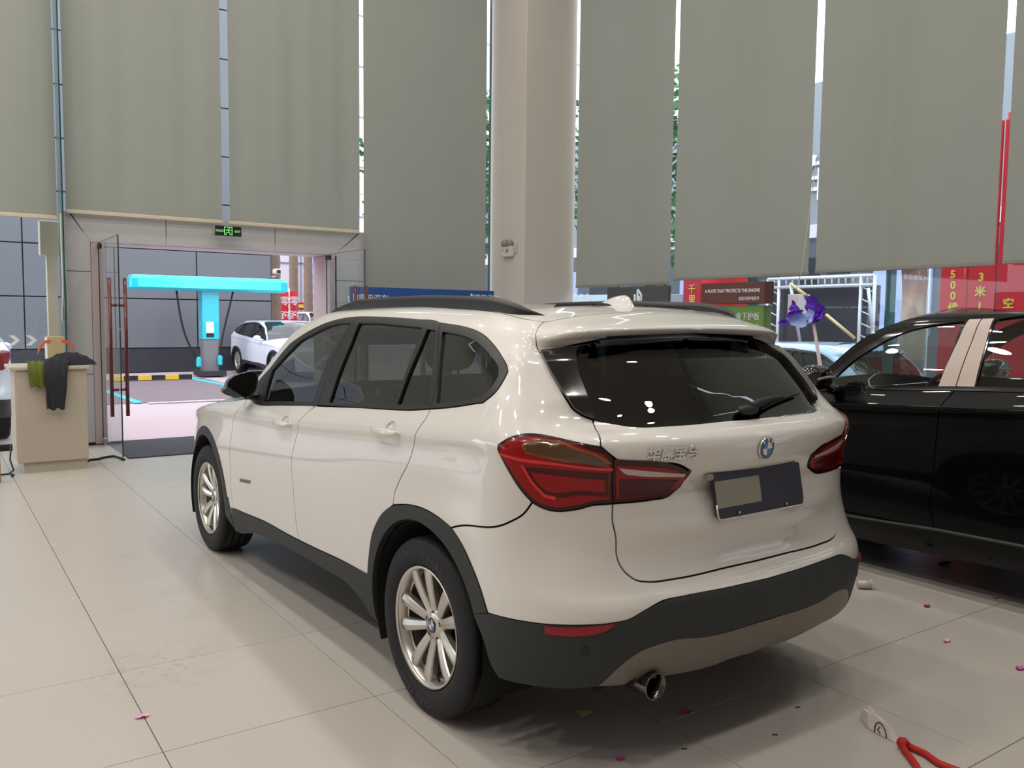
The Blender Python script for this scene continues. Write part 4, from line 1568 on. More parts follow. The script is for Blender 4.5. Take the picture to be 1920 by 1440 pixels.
def roundel(parent, P, N, r, up=(0, 0, 1)):
    """blue and white emblem in a black ring with letters"""
    N = Vector(N).normalized()
    U = Vector(up)
    U = (U - N * U.dot(N)).normalized()
    X = U.cross(N)
    P = Vector(P)
    T = lambda x, y, z: P + X * x + U * y + N * z
    e = empty('emblem', (0, 0, 0), 0, parent)
    b = MB()
    n = 40
    rows = []
    for (rr, z) in ((r * 1.0, 0.), (r * 1.02, .004), (r * .97, .007), (r * .93, .006)):
        rows.append([T(rr * math.cos(2 * PI * k / n), rr * math.sin(2 * PI * k / n), z) for k in range(n + 1)])
    b.grid(rows)
    b.build('emblem_ring', 'chrome', e)
    b = MB()
    b.add([T(0, 0, .0055)] + [T(r * .94 * math.cos(2 * PI * k / n), r * .94 * math.sin(2 * PI * k / n), .0055) for k in range(n)], [(0, k + 1, (k + 1) % n + 1) for k in range(n)])
    b.build('emblem_field', 'gloss_black', e)
    b = MB()
    for q in range(4):
        m = 10
        V = [T(0, 0, .0066)] + [T(r * .60 * math.cos(PI / 2 * (q + i / m)), r * .60 * math.sin(PI / 2 * (q + i / m)), .0066) for i in range(m + 1)]
        b.add(V, [(0, i + 1, i + 2) for i in range(m)], 0 if q in (1, 3) else 1)
    b.build('emblem_quarters', ['emblem_blue', 'emblem_white'], e, fix=False)
    for ch, a in (('B', 132), ('M', 90), ('W', 48)):
        c = T(r * .77 * math.cos(R(a)), r * .77 * math.sin(R(a)), .0068)
        dirx = X * math.cos(R(a - 90)) + U * math.sin(R(a - 90))
        upd = -X * math.sin(R(a - 90)) + U * math.cos(R(a - 90))
        text(ch, r * .34, c, dirx, upd, 'emblem_white', e, .0005, name='emblem_letter', bold=.0006)
    return e


# ---- the white crossover
TH = R(1.1875)
car = thing('crossover_car', 'white compact crossover with dark grey cladding, seen from its rear left corner', 'car', (0, 0, 0), TH)
parts = make_car(car, 'white_paint')
for s in (-1, 1):
    make_panel('pillar_blade', POLY['blade'], 'gloss_black', parts['tailgate'], side=s, gap=.0015, off=.016, thick=.034)
    swept_rail(car, s, 'trim_black')
    # tail lamp on the flank, and its other half on the tailgate
    lens = make_panel('tail_lamp', UV['lightL'], 'tail_frame', car, side=s, gap=.002, off=.004)
    lens['label'] = 'dark red wraparound tail lamp'
    base = .006
    LL = [np.array(p) for p in UV['lightL']]
    make_panel('lamp_lens', list(map(tuple, offset_loop(np.array(UV['lightL']), .011))), 'tail_red', lens, side=s, gap=0, off=base, thick=.003, ang=50)
    make_panel('turn_signal', UV['amber'], 'tail_amber', lens, side=s, gap=0, off=base + .0012, thick=.002)
    make_panel('turn_signal_cell', [(u, v) for u, v in offset_loop(np.array(UV['amber']), .006)], 'tail_amber_dark', lens, side=s, gap=0, off=base + .006, thick=.001)
    make_panel('light_bar', UV['strip'], 'tail_bright', lens, side=s, gap=0, off=base + .0022, thick=.003)
    make_panel('brake_light', UV['inlow'], 'tail_deep', lens, side=s, gap=0, off=base + .0012, thick=.002)
    make_panel('brake_light_cell', [tuple(q) for q in offset_loop(np.array(UV['inlow']), .012)], 'tail_red', lens, side=s, gap=0, off=base + .002, thick=.002)
    hook = UV['inlow']
    make_panel('light_guide', [tuple(np.array(q) + d) for q, d in zip([hook[0], hook[-1], hook[-2], hook[-3]], [(-.004, 0), (-.004, 0), (-.002, -.003), (0, -.004)])] + [tuple(np.array(q)) for q in [hook[-3], hook[-2], hook[-1], hook[0]]], 'tail_bright', lens, side=s, gap=-.0025, off=base + .003, thick=.003)
    l2 = make_panel('tail_lamp', UV['lightR'], 'tail_frame', parts['tailgate'], side=s, gap=.002, off=.004)
    make_panel('lamp_lens', list(map(tuple, offset_loop(np.array(UV['lightR']), .011))), 'tail_red', l2, side=s, gap=0, off=base, thick=.003, ang=50)
    make_panel('reversing_light', UV['innerstrip'], 'tail_clear', l2, side=s, gap=0, off=base + .002, thick=.003)
    make_panel('brake_light', UV['innerlow'], 'tail_deep', l2, side=s, gap=0, off=base + .0012, thick=.002)
    make_panel('bumper_reflector', UV['refl'], 'reflector_red', car, side=s, gap=.001, off=.009, thick=.01)
    # parking sensor
    p, n = surf_pt(*UV['sensor'][0], s, .0056)
    b = MB()
    nv, t1 = Vector(n), Vector((0, 0, 1)).cross(Vector(n)).normalized()
    t2 = nv.cross(t1)
    rows = [[Vector(p) + (t1 * math.cos(2 * PI * k / 18) + t2 * math.sin(2 * PI * k / 18)) * rr + nv * z for k in range(19)] for rr, z in ((.0135, 0.), (.013, .0014), (.0115, .0002), (.0003, .0008))]
    b.grid(rows)
    b.build('parking_sensor', 'cladding_dark', car)
    # door handles
    for k, dr in (('handleR', 'rear_door'), ('handleF', 'front_door')):
        cu = np.mean([q[0] for q in UV[k]])
        cv = np.mean([q[1] for q in UV[k]])
        P, n = surf_pt(cu, cv, s)
        h = empty('door_handle', tuple(P), 0, parts[dr, s])
        b = MB()
        rows = []
        for i in range(13):
            t = i / 12
            y = .105 - .21 * t
            hh = .019 * math.sin(PI * (.12 + .80 * t)) ** .6
            bow = .016 + .016 * math.sin(PI * t) ** .7
            z0 = .004 * (t - .5)
            row = []
            for j in range(9):
                w = 2 * PI * j / 8
                row.append((s * (bow + .009 * math.cos(w)), y, z0 + hh * math.sin(w)))
            rows.append(row)
        b.grid(rows)
        b.add(rows[0][:-1], [tuple(range(8))])
        b.add(rows[-1][:-1], [tuple(range(8))])
        b.build('handle_bar', 'white_paint', h)
        b = MB()
        for yy in (.085, -.085):
            b.box((s * .006, yy, 0), (.03, .03, .018), bev=.005)
        b.build('handle_mount', 'white_paint', h)
    # wing mirror
    mr = empty('wing_mirror', (0, 0, 0), 0, parts['front_door', s])
    b = MB()
    rows = []
    sil = [(1.009, 1.153), (0.973, 1.179), (0.924, 1.194), (0.877, 1.2), (0.853, 1.192), (0.847, 1.168), (0.854, 1.127), (0.869, 1.083), (0.894, 1.06), (0.935, 1.056), (0.991, 1.063), (1.018, 1.074), (1.041, 1.087), (1.042, 1.099), (1.022, 1.11), (1.017, 1.133)]
    sil = smooth_loop(sil, .02, 75)
    c = sil.mean(0)
    for (y, k) in ((1.925, .93), (1.918, .985), (1.93, 1.0), (1.96, .99), (2.0, .90), (2.03, .70), (2.045, .40), (2.048, .02)):
        rows.append([(s * (c[0] + (q[0] - c[0]) * k), y + .03 * (q[0] - .95), c[1] + (q[1] - c[1]) * k) for q in list(sil) + [sil[0]]])
    b.grid(rows)
    b.build('mirror_housing', 'gloss_black', mr)
    b = MB()
    q = [(s * (c[0] + (a - c[0]) * .93), 1.9235 + .03 * (a - .95), c[1] + (z - c[1]) * .93) for a, z in sil]
    b.add(q, [tuple(range(len(q)))])
    b.build('mirror_glass', mat('mirror_silver', '#4a4e50', .03, metal=1.0) if 'mirror_silver' not in MATS else 'mirror_silver', mr)
    b = MB()
    b.box((s * .862, 2.02, 1.058), (.10, .10, .035), bev=.012)
    b.build('mirror_foot', 'trim_black', mr)
    # small chrome badge low on the front door
    P0 = [surf_pt(u, v, s, .002)[0] for u, v in UV['badge']]
    P1 = [surf_pt(u, v, s, -.001)[0] for u, v in UV['badge']]
    b = MB()
    b.add(list(P0) + list(P1), [(0, 1, 2, 3), (0, 4, 5, 1), (1, 5, 6, 2), (2, 6, 7, 3), (3, 7, 4, 0)])
    b.build('door_badge', 'chrome_dark', parts['front_door', s])

# shark fin aerial
b = MB()
rows = []
for i in range(15):
    t = i / 14
    y = .065 - .245 * t
    zb = 1.568 - .10 * max(0, .02 - y) ** 1.0 * .9
    hh = .052 * (math.sin(min(1, t / .80) * PI / 2) ** 1.1 if t < .80 else max(.0, 1 - ((t - .80) / .2) ** 1.6)) + .001
    hw = .034 * math.sin(PI * (.05 + .9 * t)) ** .6
    zb = float(np.interp(-y, [-.065, .02, .10, .18], [1.569, 1.568, 1.563, 1.556])) - .004
    rows.append([(-hw, y, zb), (-hw * .62, y, zb + hh * .35), (-hw * .26, y, zb + hh * .85), (0, y, zb + hh), (hw * .26, y, zb + hh * .85), (hw * .62, y, zb + hh * .35), (hw, y, zb)])
b.grid(rows)
b.build('roof_aerial', 'white_paint', car)

# emblem, lettering, number plate, wiper, tailpipe
c_em = SURF.inv([0, 2], [[0.004, 1.064]], [(UM - .05, .76)])[0]
P, n = surf_pt(c_em[0], c_em[1], -1, .001)
roundel(parts['tailgate'], (0, P[1], P[2]), (0, n[1], n[2]), .041)
P, n = surf_pt(UM - .33, .7565, -1, .002)
lu = [np.array(surf_pt(*q, -1, .002)[0]) for q in UV['letters']]
mid = sum(lu) / 4
for i, ch in enumerate('华晨宝马'):
    t = (i + .5) / 4
    a = (lu[0] * (1 - t) + lu[1] * t + lu[3] * (1 - t) + lu[2] * t) / 2
    cu = SURF.inv([0, 2], [[-a[0], a[2]]], [(UM + a[0], .76)])[0]
    P, n = surf_pt(cu[0], cu[1], -1, .0025)
    P2, _ = surf_pt(cu[0] + .02, cu[1], -1, .0025)
    text(ch, .050, P, Vector(P2 - P), (0, -.15, 1), 'chrome', parts['tailgate'], .0018, name='chrome_letter', bold=.0009)

pl = empty('number_plate', (0, 0, 0), 0, parts['tailgate'])
top, bot = np.array((-.235, -.822, .990)), np.array((-.235, -.852, .838))
upv = (top - bot) / np.linalg.norm(top - bot)
nv = np.array((0, -upv[2], upv[1]))
nv = nv / np.linalg.norm(nv)
if nv[1] > 0:
    nv = -nv


def on_plate(x, h, d=0.):
    q = bot + upv * h + nv * d
    return (x, q[1], q[2])


H = float(np.linalg.norm(top - bot))
b = MB()
o_ = [(-.232, .008), (-.224, 0), (.224, 0), (.232, .008), (.238, .02), (.238, H - .006), (.23, H), (-.23, H), (-.238, H - .006), (-.238, .012)]
n_ = len(o_)
b.add([on_plate(x, h, .0) for x, h in o_] + [on_plate(x, h, -.012) for x, h in o_], [tuple(range(n_)), tuple(range(2 * n_ - 1, n_ - 1, -1))] + [(i, (i + 1) % n_, (i + 1) % n_ + n_, i + n_) for i in range(n_)])
b.build('plate_body', 'plate_dark', pl)
b = MB()
b.add([on_plate(x, h, .0012) for x, h in ((-.234, .036), (.0, .036), (.0, .128), (-.234, .128))], [(0, 1, 2, 3)])
b.build('plate_field', 'plate_field', pl)
b = MB()
b.tube([on_plate(-.238, .05, .002), on_plate(-.236, .008, .002), on_plate(-.226, -.003, .002), on_plate(.226, -.003, .002), on_plate(.234, .006, .002)], .0035, 8)
b.build('plate_frame', 'plate_frame', pl)
for x in (-.13, .13):
    b = MB()
    c = Vector(on_plate(x, .012, .002))
    b.tube([c, c + Vector(nv) * .004], .0045, 10)
    b.build('plate_screw', 'chrome', pl)
# plate light housing peeping out beside the plate
b = MB()
b.box((-.246, -.815, .978), (.03, .02, .022), bev=.004)
b.build('plate_lamp', 'plastic_grey', parts['tailgate'])

wp = empty('rear_wiper', (0, 0, 0), 0, parts['tailgate'])


def on_glass(x, z, off):
    uv = SURF.inv([0, 2], [[abs(x), z]], [(UM - abs(x), 1.0)])[0]
    return Vector(surf_pt(uv[0], uv[1], 1 if x > 0 else -1, off)[0])


b = MB()
p0 = on_glass(.02, 1.175, .018)
ellipsoid(b, p0, (.052, .022, .020), 18, 10)
pts = [on_glass(x, z, o) for x, z, o in ((.03, 1.178, .024), (.10, 1.192, .026), (.20, 1.204, .022), (.28, 1.208, .018))]
b.tube(pts, [.018, .016, .011, .008], 10)
b.build('wiper_arm', 'cladding_dark', wp)
b = MB()
pts = [on_glass(x, z, .012) for x, z in ((.10, 1.178), (.20, 1.194), (.30, 1.206), (.40, 1.214), (.44, 1.216))]
b.tube(pts, [.006, .007, .007, .006, .004], 8)
b.build('wiper_blade', 'rubber', wp)

b = MB()
ax, ay, az = -.500, -.835, .317
prof = [(.20, .040), (.03, .044), (0, .046), (-.004, .0455), (-.003, .041), (.05, .039), (.12, .037)]
b.lathe([(ay + t, r) for t, r in prof], 32, 'y', (ax, 0, az))
b.build('tailpipe', 'chrome_dark', car)
b = MB()
b.lathe([(ay + .06, .0385), (ay + .06, .001)], 24, 'y', (ax, 0, az))
b.build('tailpipe_bore', 'shut_line', car)
b = MB()
P = [[(ax + sx * (.085 if i else .06), -.80 + .03 * i, az + .035 + dz) for sx, dz in ((-1, -.03), (-.7, .02), (0, .045), (.7, .02), (1, -.03))] for i in range(2)]
b.grid(P)
b.build('tailpipe_recess', 'shut_line', car)
# red balloons left in the boot of the display car show through the rear glass

# ---- the black display car on the right: same building method, its own window line
K = UVK


def black_warp(P):
    P = np.array(P, float).copy()
    z = P[:, 2]
    P[:, 2] = np.where(z < 1.1, z * 1.035, 1.1 * 1.035 + (z - 1.1) * .965)
    P[:, 0] *= 1.045
    return P


kdlo = list(K['dlo'][:11]) + [(-.5, 1.375)] + UVp('dlo', 7, 19, True) + UVp('dlo', 5, 7, True) + [(-.4, .925)] + list(K['dlo'][11:])
kscreen = [(-1.40, 1.47), (-1.541, 1.392), (-1.69, 1.318), (-1.84, 1.228), (-1.96, 1.10), (-2.05, 1.0), (-2.10, .96)]
krail = RAIL[:-3] + [(-1.0, 1.50), (-1.25, 1.49), (-1.40, 1.47)]
kp = {
    'front_door': UVp('fdf') + [(u, .172) for u in (-2.0, -1.67, -1.4)] + list(reversed(K['split'])) + [K['dlo'][13], K['dlo'][0]],
    'rear_door': list(K['split']) + [(-1.0, .174), (-.7, .175)] + UVp('archo', 0, 4) + UVp('rdr', rev=True) + UVp('dlo', 5, 7, True) + [(-.4, .925), K['dlo'][11], K['dlo'][12]],
    'body_side': UVp('rdr') + UVp('archo', 5, 10) + UVp('bseam', 1) + UVp('lightL', 1, 9, True) + UVp('gate1', 0, 2, True) + UVp('blade', rev=True) + UVp('seam', 0, 4, True) + krail[1:] + kscreen[1:] + list(K['dlo'][:11]) + [(-.5, 1.375)] + UVp('dlo', 7, 19, True),
    'roof': krail[::-1] + UVp('roofseam', 1) + [(1.30, 1.565), (UM, 1.60), (UM, VM), (.35, VM), (-.6, VM), (-1.38, VM), (-1.39, 1.75)],
    'sill': [(-2.245, .05), (-2.262, .168), (-1.67, .150 + .018), (-1.217, .170), (-.7, .172), (-.445, .174), (-.437, .045), (-1.2, .012), (-2.1, .012)],
    'screen_edge': kscreen,
}
kp['body_side'] = UVp('rdr') + UVp('archo', 5, 10) + UVp('bseam', 1) + UVp('lightL', 1, 9, True) + UVp('gate1', 0, 2, True) + UVp('blade', rev=True) + UVp('seam', 0, 4, True) + krail[1:] + kscreen[1:] + list(K['dlo'][:10]) + [(-.5, 1.385)] + UVp('dlo', 7, 20, True) + UVp('dlo', 6, 7)
kdlo = list(K['dlo'][:10]) + [(-.5, 1.385)] + UVp('dlo', 7, 20, True) + UVp('dlo', 5, 7, True) + [(-.4, .925)] + list(K['dlo'][11:])
black = thing('display_car', 'glossy black car with pale film on its door pillars, parked right of the white crossover', 'car', (3.15, -1.44, 0), 0)
bp = make_car(black, 'black_paint', (1.045, 1, 1.035), glass='car_glass_clear', rear_glass='car_glass', uvk=K, seats='seat_tan', polys=kp, warp=black_warp)
krg = [K['gr'][0], (-.9, 1.375), (-.5, 1.355), (-.2, 1.32), (.05, 1.26), (-.02, .96), (-.4, .95), K['gr'][2], K['gr'][3]]
for s in (-1, 1):
    d = dict(poly=kdlo, holes=[K['gf'], krg], gap=.001, off=.002, thick=.02, dv=.05)
    make_panel('window_trim', [d], 'gloss_black', black, side=s, scale=black_warp)
    make_panel('window_glass', K['gf'], 'car_glass_clear', bp['front_door', s], side=s, gap=-.004, off=-.006, rim=False, scale=black_warp)
    make_panel('window_glass', krg, 'car_glass_clear', bp['rear_door', s], side=s, gap=-.004, off=-.006, rim=False, scale=black_warp)
    f1 = make_panel('pillar_film', K['ff'], 'film_pink', bp['front_door', s], side=s, gap=.001, off=.006, scale=black_warp)
    f2 = make_panel('pillar_film', K['fr'], 'film_pink', bp['rear_door', s], side=s, gap=.001, off=.006, scale=black_warp)
    # raised crease strip along the doors and the sill step
    for nm, pts, w, m in (('sill_strip', K['sill'], .006, 'cladding'), ('shoulder_line', K['crease'], .004, 'black_paint')):
        u = np.linspace(-2.15, -.48, 30)
        cu = [q[0] for q in pts]
        cv = [q[1] for q in pts]
        b = MB()
        rows = []
        for q in u:
            v = float(np.interp(q, cu, cv))
            rows.append([black_warp(np.array([surf_pt(q, v + dv_, s, o)[0]]))[0] for dv_, o in ((w * 1.2, .002), (w * .3, .012), (-w * .8, .013), (-w * 2.2, .001))])
        b.grid(rows)
        b.build(nm, m, black)
    mr = empty('wing_mirror', (0, 0, 0), 0, bp['front_door', s])
    b = MB()
    ellipsoid(b, (s * 1.085, 1.88, 1.168), (.125, .085, .078), 26, 14, p=.85)
    b.build('mirror_housing', 'gloss_black', mr)
    b = MB()
    b.tube([(s * .90, 1.86, 1.085), (s * .97, 1.88, 1.10), (s * 1.06, 1.88, 1.12)], [.035, .03, .03], 12)
    b.build('mirror_foot', 'gloss_black', mr)
    b = MB()
    b.tube([(s * (.985 + .18 * i / 5), 1.80 - .015 * math.sin(i / 5 * PI), 1.165 + .012 * math.sin(i / 5 * PI)) for i in range(6)], .008, 8)
    b.build('mirror_indicator', 'plastic_grey', mr)

# ---- parked cars outside
def parked(name, label, loc, rz, paint, scl, glass='car_glass_dark'):
    t = thing(name, label, 'car', loc, rz)
    ps = make_car(t, paint, scl, fast=True, glass=glass, rear_glass=glass)
    for s in (-1, 1):
        make_panel('pillar_blade', POLY['blade'], 'gloss_black', ps['tailgate'], side=s, gap=.001, scale=scl, fast=True)
        make_panel('tail_lamp', UV['lightL'], 'tail_red', t, side=s, gap=.001, off=.004, scale=scl, fast=True)
        make_panel('tail_lamp', UV['lightR'], 'tail_red', ps['tailgate'], side=s, gap=.001, off=.004, scale=scl, fast=True)
        mr = empty('wing_mirror', (0, 0, 0), 0, ps['front_door', s])
        b = MB()
        ellipsoid(b, (s * .99 * scl[0], 1.92 * scl[1], 1.09 * scl[2]), (.10, .06, .07), 14, 8)
        b.tube([(s * .84 * scl[0], 1.95 * scl[1], 1.03 * scl[2]), (s * .99 * scl[0], 1.94 * scl[1], 1.06 * scl[2])], .03, 8)
        b.build('mirror_housing', paint, mr)
    return t


parked('parked_sedan', 'white car backed up to the cyan charging station outside', (5.30, 20.0, -.02), PI, 'sedan_paint', (1.0, 1.03, .90))
parked('parked_car', 'white car at the left edge of the picture, outside the glass', (-2.47, 9.42, -.03), 0, 'sedan_paint', (1.0, 1.0, .97))
parked('parked_hatchback', 'white car with a roof box behind the charging car, by the palm trunks', (9.6, 27.6, -.02), PI * .97, 'sedan_paint', (1.0, 1.0, 1.08))
parked('parked_van', 'pale blue car outside the right hand windows, behind the purple flower', (7.2, 3.7, -.28), 0, 'blue_white_paint', (1.0, 1.0, .97), 'car_glass_dark')

# ------------------------------------------------------------------ things inside the showroom
def V3(a):
    return (float(a[0]), float(a[1]), float(a[2]))


# beige reception cabinet by the door
cb = thing('cabinet', 'beige cabinet with an overhanging top, clothes draped over it, left of the glass door', 'cabinet', (-1.425, 6.62, 0), 0)
MB().box((0, 0, .54), (.60, .56, .88), bev=.006).build('body', 'cabinet', cb)
MB().box((.02, -.0, .05), (.54, .50, .10)).build('plinth', 'cabinet', cb)
MB().box((-.015, .0, .995), (.67, .62, .035), bev=.006).build('top', 'cabinet_top', cb)
MB().box((-.303, 0, .54), (.004, .50, .82)).build('side_panel', 'cabinet_top', cb)
CX, CY, CZ = -1.425, 6.62, 1.013

# cardboard carton with orange handles standing on it, in front of the cream post
bx = thing('carton', 'slim cream cardboard carton with orange strap handles standing on the cabinet', 'carton', (-1.34, 6.80, CZ), .1)
MB().box((0, 0, .135), (.15, .12, .27), bev=.003).build('carton_body', 'cardboard', bx)
MB().box((-.078, 0, .135), (.004, .10, .25)).build('printed_side', 'paper_white', bx)
for s in (-1, 1):
    b = MB()
    pts = [(s * .05, -.062, .225), (s * .10, -.066, .215), (s * .145, -.06, .165), (s * .165, -.05, .115)]
    for i in range(3):
        a, c = Vector(pts[i]), Vector(pts[i + 1])
        w = .014 + .004 * i
        b.add([a + Vector((0, 0, w)), a - Vector((0, 0, w)), c - Vector((0, 0, w)), c + Vector((0, 0, w)), a + Vector((0, .006, w)), a + Vector((0, .006, -w)), c + Vector((0, .006, -w)), c + Vector((0, .006, w))], [(0, 1, 2, 3), (7, 6, 5, 4), (0, 3, 7, 4), (1, 5, 6, 2)])
    b.build('strap_handle', 'orange_plastic', bx)


def drape(name, label, m, path, w0, w1, seed, cat='cloth', edge=None):
    """cloth lying on the cabinet top and hanging over its front edge; path of (y, z)"""
    rnd = random.Random(seed)
    b = MB()
    P = []
    n = 9
    ph = rnd.random() * 6
    for i, (x, y, z) in enumerate(path):
        t = i / (len(path) - 1)
        w = w0 + (w1 - w0) * t
        row = []
        for j in range(n + 1):
            u = j / n - .5
            f = .016 * math.sin(j * 1.9 + ph + t * 2) * (.4 + t) + .008 * math.sin(j * 3.7 + i)
            row.append((x + u * w, y - abs(f) - .004, z + (.012 * math.sin(j * 2.3 + ph) if t < .4 else -.012 * math.sin(j * 1.3 + ph) * (t > .85))))
        P.append(row)
    b.grid(P)
    back = [[(p[0], p[1] + .012, p[2] - .006) for p in row] for row in P]
    b.grid(back)
    o = b.build(name, m)
    return tag(o, label, cat)


yf = CY - .31
drape('green_cloth', 'olive green cloth with dark hem hanging over the front of the cabinet', 'cloth_green', [(-1.54, yf + .22, CZ + .03), (-1.54, yf + .10, CZ + .045), (-1.545, yf + .01, CZ + .02), (-1.55, yf - .012, CZ - .05), (-1.545, yf - .014, CZ - .12), (-1.54, yf - .014, CZ - .185)], .17, .14, 3)
drape('dark_jacket', 'dark navy jacket with a long sleeve hanging down the front of the cabinet', 'cloth_navy', [(-1.30, yf + .28, CZ + .05), (-1.36, yf + .12, CZ + .07), (-1.39, yf - .01, CZ + .035), (-1.40, yf - .052, CZ - .08), (-1.40, yf - .056, CZ - .20), (-1.405, yf - .056, CZ - .30), (-1.41, yf - .056, CZ - .40)], .24, .15, 5)
b = MB()
P = []
for i in range(13):
    row = []
    for j in range(11):
        u, v = i / 12 * 2 - 1, j / 10 * 2 - 1
        k = max(0, 1 - (abs(u) ** 2.2)) * max(0, 1 - abs(v) ** 2.4)
        row.append((-1.24 + u * .19 + .03 * math.sin(j), yf + .17 + v * .13, CZ + .004 + .115 * k ** .7 + .014 * math.sin(i * 2.1 + j * 1.7) * k))
    P.append(row)
b.grid(P)
b.build('bundle', 'cloth_navy')
o = bpy.data.objects['bundle']
o.name = 'folded_coat'
tag(o, 'crumpled dark coat heaped on the right of the cabinet top', 'coat')

b = MB()
b.tube([(-1.76, 6.62, .25), (-1.78, 6.5, .12), (-1.76, 6.42, .03), (-1.80, 6.36, .012), (-1.86, 6.34, .012), (-1.92, 6.28, .012)], .008, 8)
b.tube([(-1.80, 6.36, .012), (-1.77, 6.28, .012), (-1.79, 6.2, .012)], .008, 8)
tag(b.build('power_cable', 'cable_black'), 'tangled black cable on the floor behind the left side of the cabinet', 'cable')
pts = [at(x, y, 2, .012) for x, y in ((152, 866), (162, 865), (168, 862), (182, 861), (198, 857), (213, 855), (224, 858), (233, 862))]
tag(MB().tube([V3(q) for q in pts], .012, 8).build('floor_cable', 'cable_black'), 'black cable running across the floor from the cabinet to the door mat', 'cable')
b = MB()
p0 = at(0, 905, 2, 0)
b.box((p0[0] - .07, p0[1] + .02, .22), (.14, .10, .44), rz=.2, bev=.008)
tag(b.build('wooden_leg', 'wood'), 'brown wooden furniture leg cut by the left edge of the picture', 'furniture')

# cord of the blind
pl_ = [at(114, 400, 1, 7.86), at(121, 480, 1, 7.86), at(126, 560, 1, 7.86), at(127.5, 600, 1, 7.86), at(125, 611, 1, 7.86), at(120, 611, 1, 7.86), at(117, 596, 1, 7.86), at(118, 540, 1, 7.86), at(113, 400, 1, 7.86)]
tag(MB().tube([V3(q) for q in pl_], .008, 8).build('blind_cord', 'cord_white'), 'looped white pull cord hanging beside the green glass fin', 'cord')
pl_ = [at(1531, 300, 0, 5.38), at(1515, 420, 0, 5.38), at(1504, 505, 0, 5.38), at(1492, 545, 0, 5.38)]
tag(MB().tube([V3(q) for q in pl_], .004, 6).build('blind_cord', 'cord_white'), 'thin slanting pull cord above the purple flower', 'cord')

# exit sign hanging over the doorway
p1, p2 = at(401, 421, 1, 7.80), at(453, 445, 1, 7.80)
ex = thing('exit_sign', 'black exit sign with green running figure above the doorway', 'sign', ((p1[0] + p2[0]) / 2, 7.80, (p1[2] + p2[2]) / 2), 0)
w, h = p2[0] - p1[0], p1[2] - p2[2]
MB().box((0, 0, 0), (w, .03, h), bev=.004).build('sign_body', 'plastic_grey', ex)
MB().box((0, -.0155, 0), (w - .018, .004, h - .016)).build('sign_face', 'exit_black', ex)
text('安全出口', h * .24, (-w * .30, -.0185, -.004), (1, 0, 0), (0, 0, 1), 'exit_green', ex, .0006, sx=.82)
text('EXIT', h * .30, (w * .335, -.0185, -.004), (1, 0, 0), (0, 0, 1), 'exit_green', ex, .0006, sx=.85)
b = MB()
for (x0, z0, x1, z1) in ((-.045, -.045, -.045, .045), (-.045, .045, .045, .045), (.045, .045, .045, -.045), (-.045, -.045, -.02, -.045), (.02, -.045, .045, -.045)):
    b.box(((x0 + x1) / 2, -.018, (z0 + z1) / 2), (abs(x1 - x0) + .007, .002, abs(z1 - z0) + .007))
b.build('pictogram_frame', 'exit_green', ex)
b = MB()
for q in ([(-.002, .012), (.008, .0), (.002, -.018)], [(.002, -.016), (.02, -.024), (.016, -.040)], [(.0, -.016), (-.018, -.026), (-.032, -.026)], [(.004, .012), (.022, .004), (.030, .014)], [(-.002, .012), (-.02, .010), (-.026, -.004)]):
    b.tube([(x, -.019, z) for x, z in q], .0042, 6)
ellipsoid(b, (.010, -.019, .028), (.008, .003, .008), 10, 6)
b.build('running_figure', 'exit_green', ex)
b = MB()
for x in (-w * .35, w * .35):
    b.tube([(x, .01, -h * .2), (x, .19, -h * .2)], .006, 6)
b.build('hanger', 'dark_steel', ex)

# twin-lamp emergency light on the column
q = at(956, 472, 0, 4.554)
em = thing('emergency_light', 'small white twin head emergency light high on the pale column', 'lamp', (4.553, q[1], q[2]), 0)
MB().box((-.035, 0, -.0), (.065, .24, .15), bev=.01).build('housing', 'plastic_white', em)
MB().box((-.068, -.03, .01), (.003, .07, .05)).build('panel', 'plastic_grey', em)
MB().box((-.068, .07, .02), (.003, .03, .02)).build('indicator', 'plastic_grey', em)
for y in (-.055, .065):
    b = MB()
    b.lathe([(-.075, .0005), (-.078, .045), (-.03, .05), (-.01, .035), (-.005, .001)], 20, 'x', (0, y, .115))
    b.build('lamp_head', 'plastic_grey', em)
MB().tube([(-.01, -.12, -.02), (-.01, -.17, -.05), (-.01, -.19, -.03), (-.01, -.19, .11)], .004, 6).build('cable', 'plastic_grey', em)

# blue banner by the glass door
p1, p2 = at(656, 537, 1, 7.35), at(925, 549, 1, 7.35)
bl = thing('blue_banner', 'long blue banner board with white logos behind the white crossover roof', 'banner', ((p1[0] + p2[0]) / 2, 7.35, 0), 0)
w = p2[0] - p1[0]
MB().box((0, 0, (p1[2] + 1.15) / 2), (w, .03, p1[2] - 1.15), bev=.003).build('board', 'sign_blue', bl)
for x in (-w / 2 + .12, 0, w / 2 - .12):
    MB().box((x, .06, .6), (.05, .05, 1.2)).build('post', 'steel', bl)
for px in (687, 903):
    c = at(px, 560, 1, 7.33)
    x = c[0] - (p1[0] + p2[0]) / 2
    text('零跑汽车', .11, (x + .10, -.018, c[2]), (1, 0, 0), (0, 0, 1), 'sign_white', bl, .001)
    b = MB()
    for (a0, b0, a1, b1) in ((-.24, -.045, -.24, .03), (-.24, -.045, -.20, -.06), (-.17, -.06, -.17, .06), (-.17, .06, -.13, .04), (-.13, .04, -.13, -.045), (-.13, -.045, -.155, -.06)):
        b.tube([(x + a0, -.018, c[2] + b0), (x + a1, -.018, c[2] + b1)], .009, 6)
    b.build('logo_mark', 'sign_white', bl)

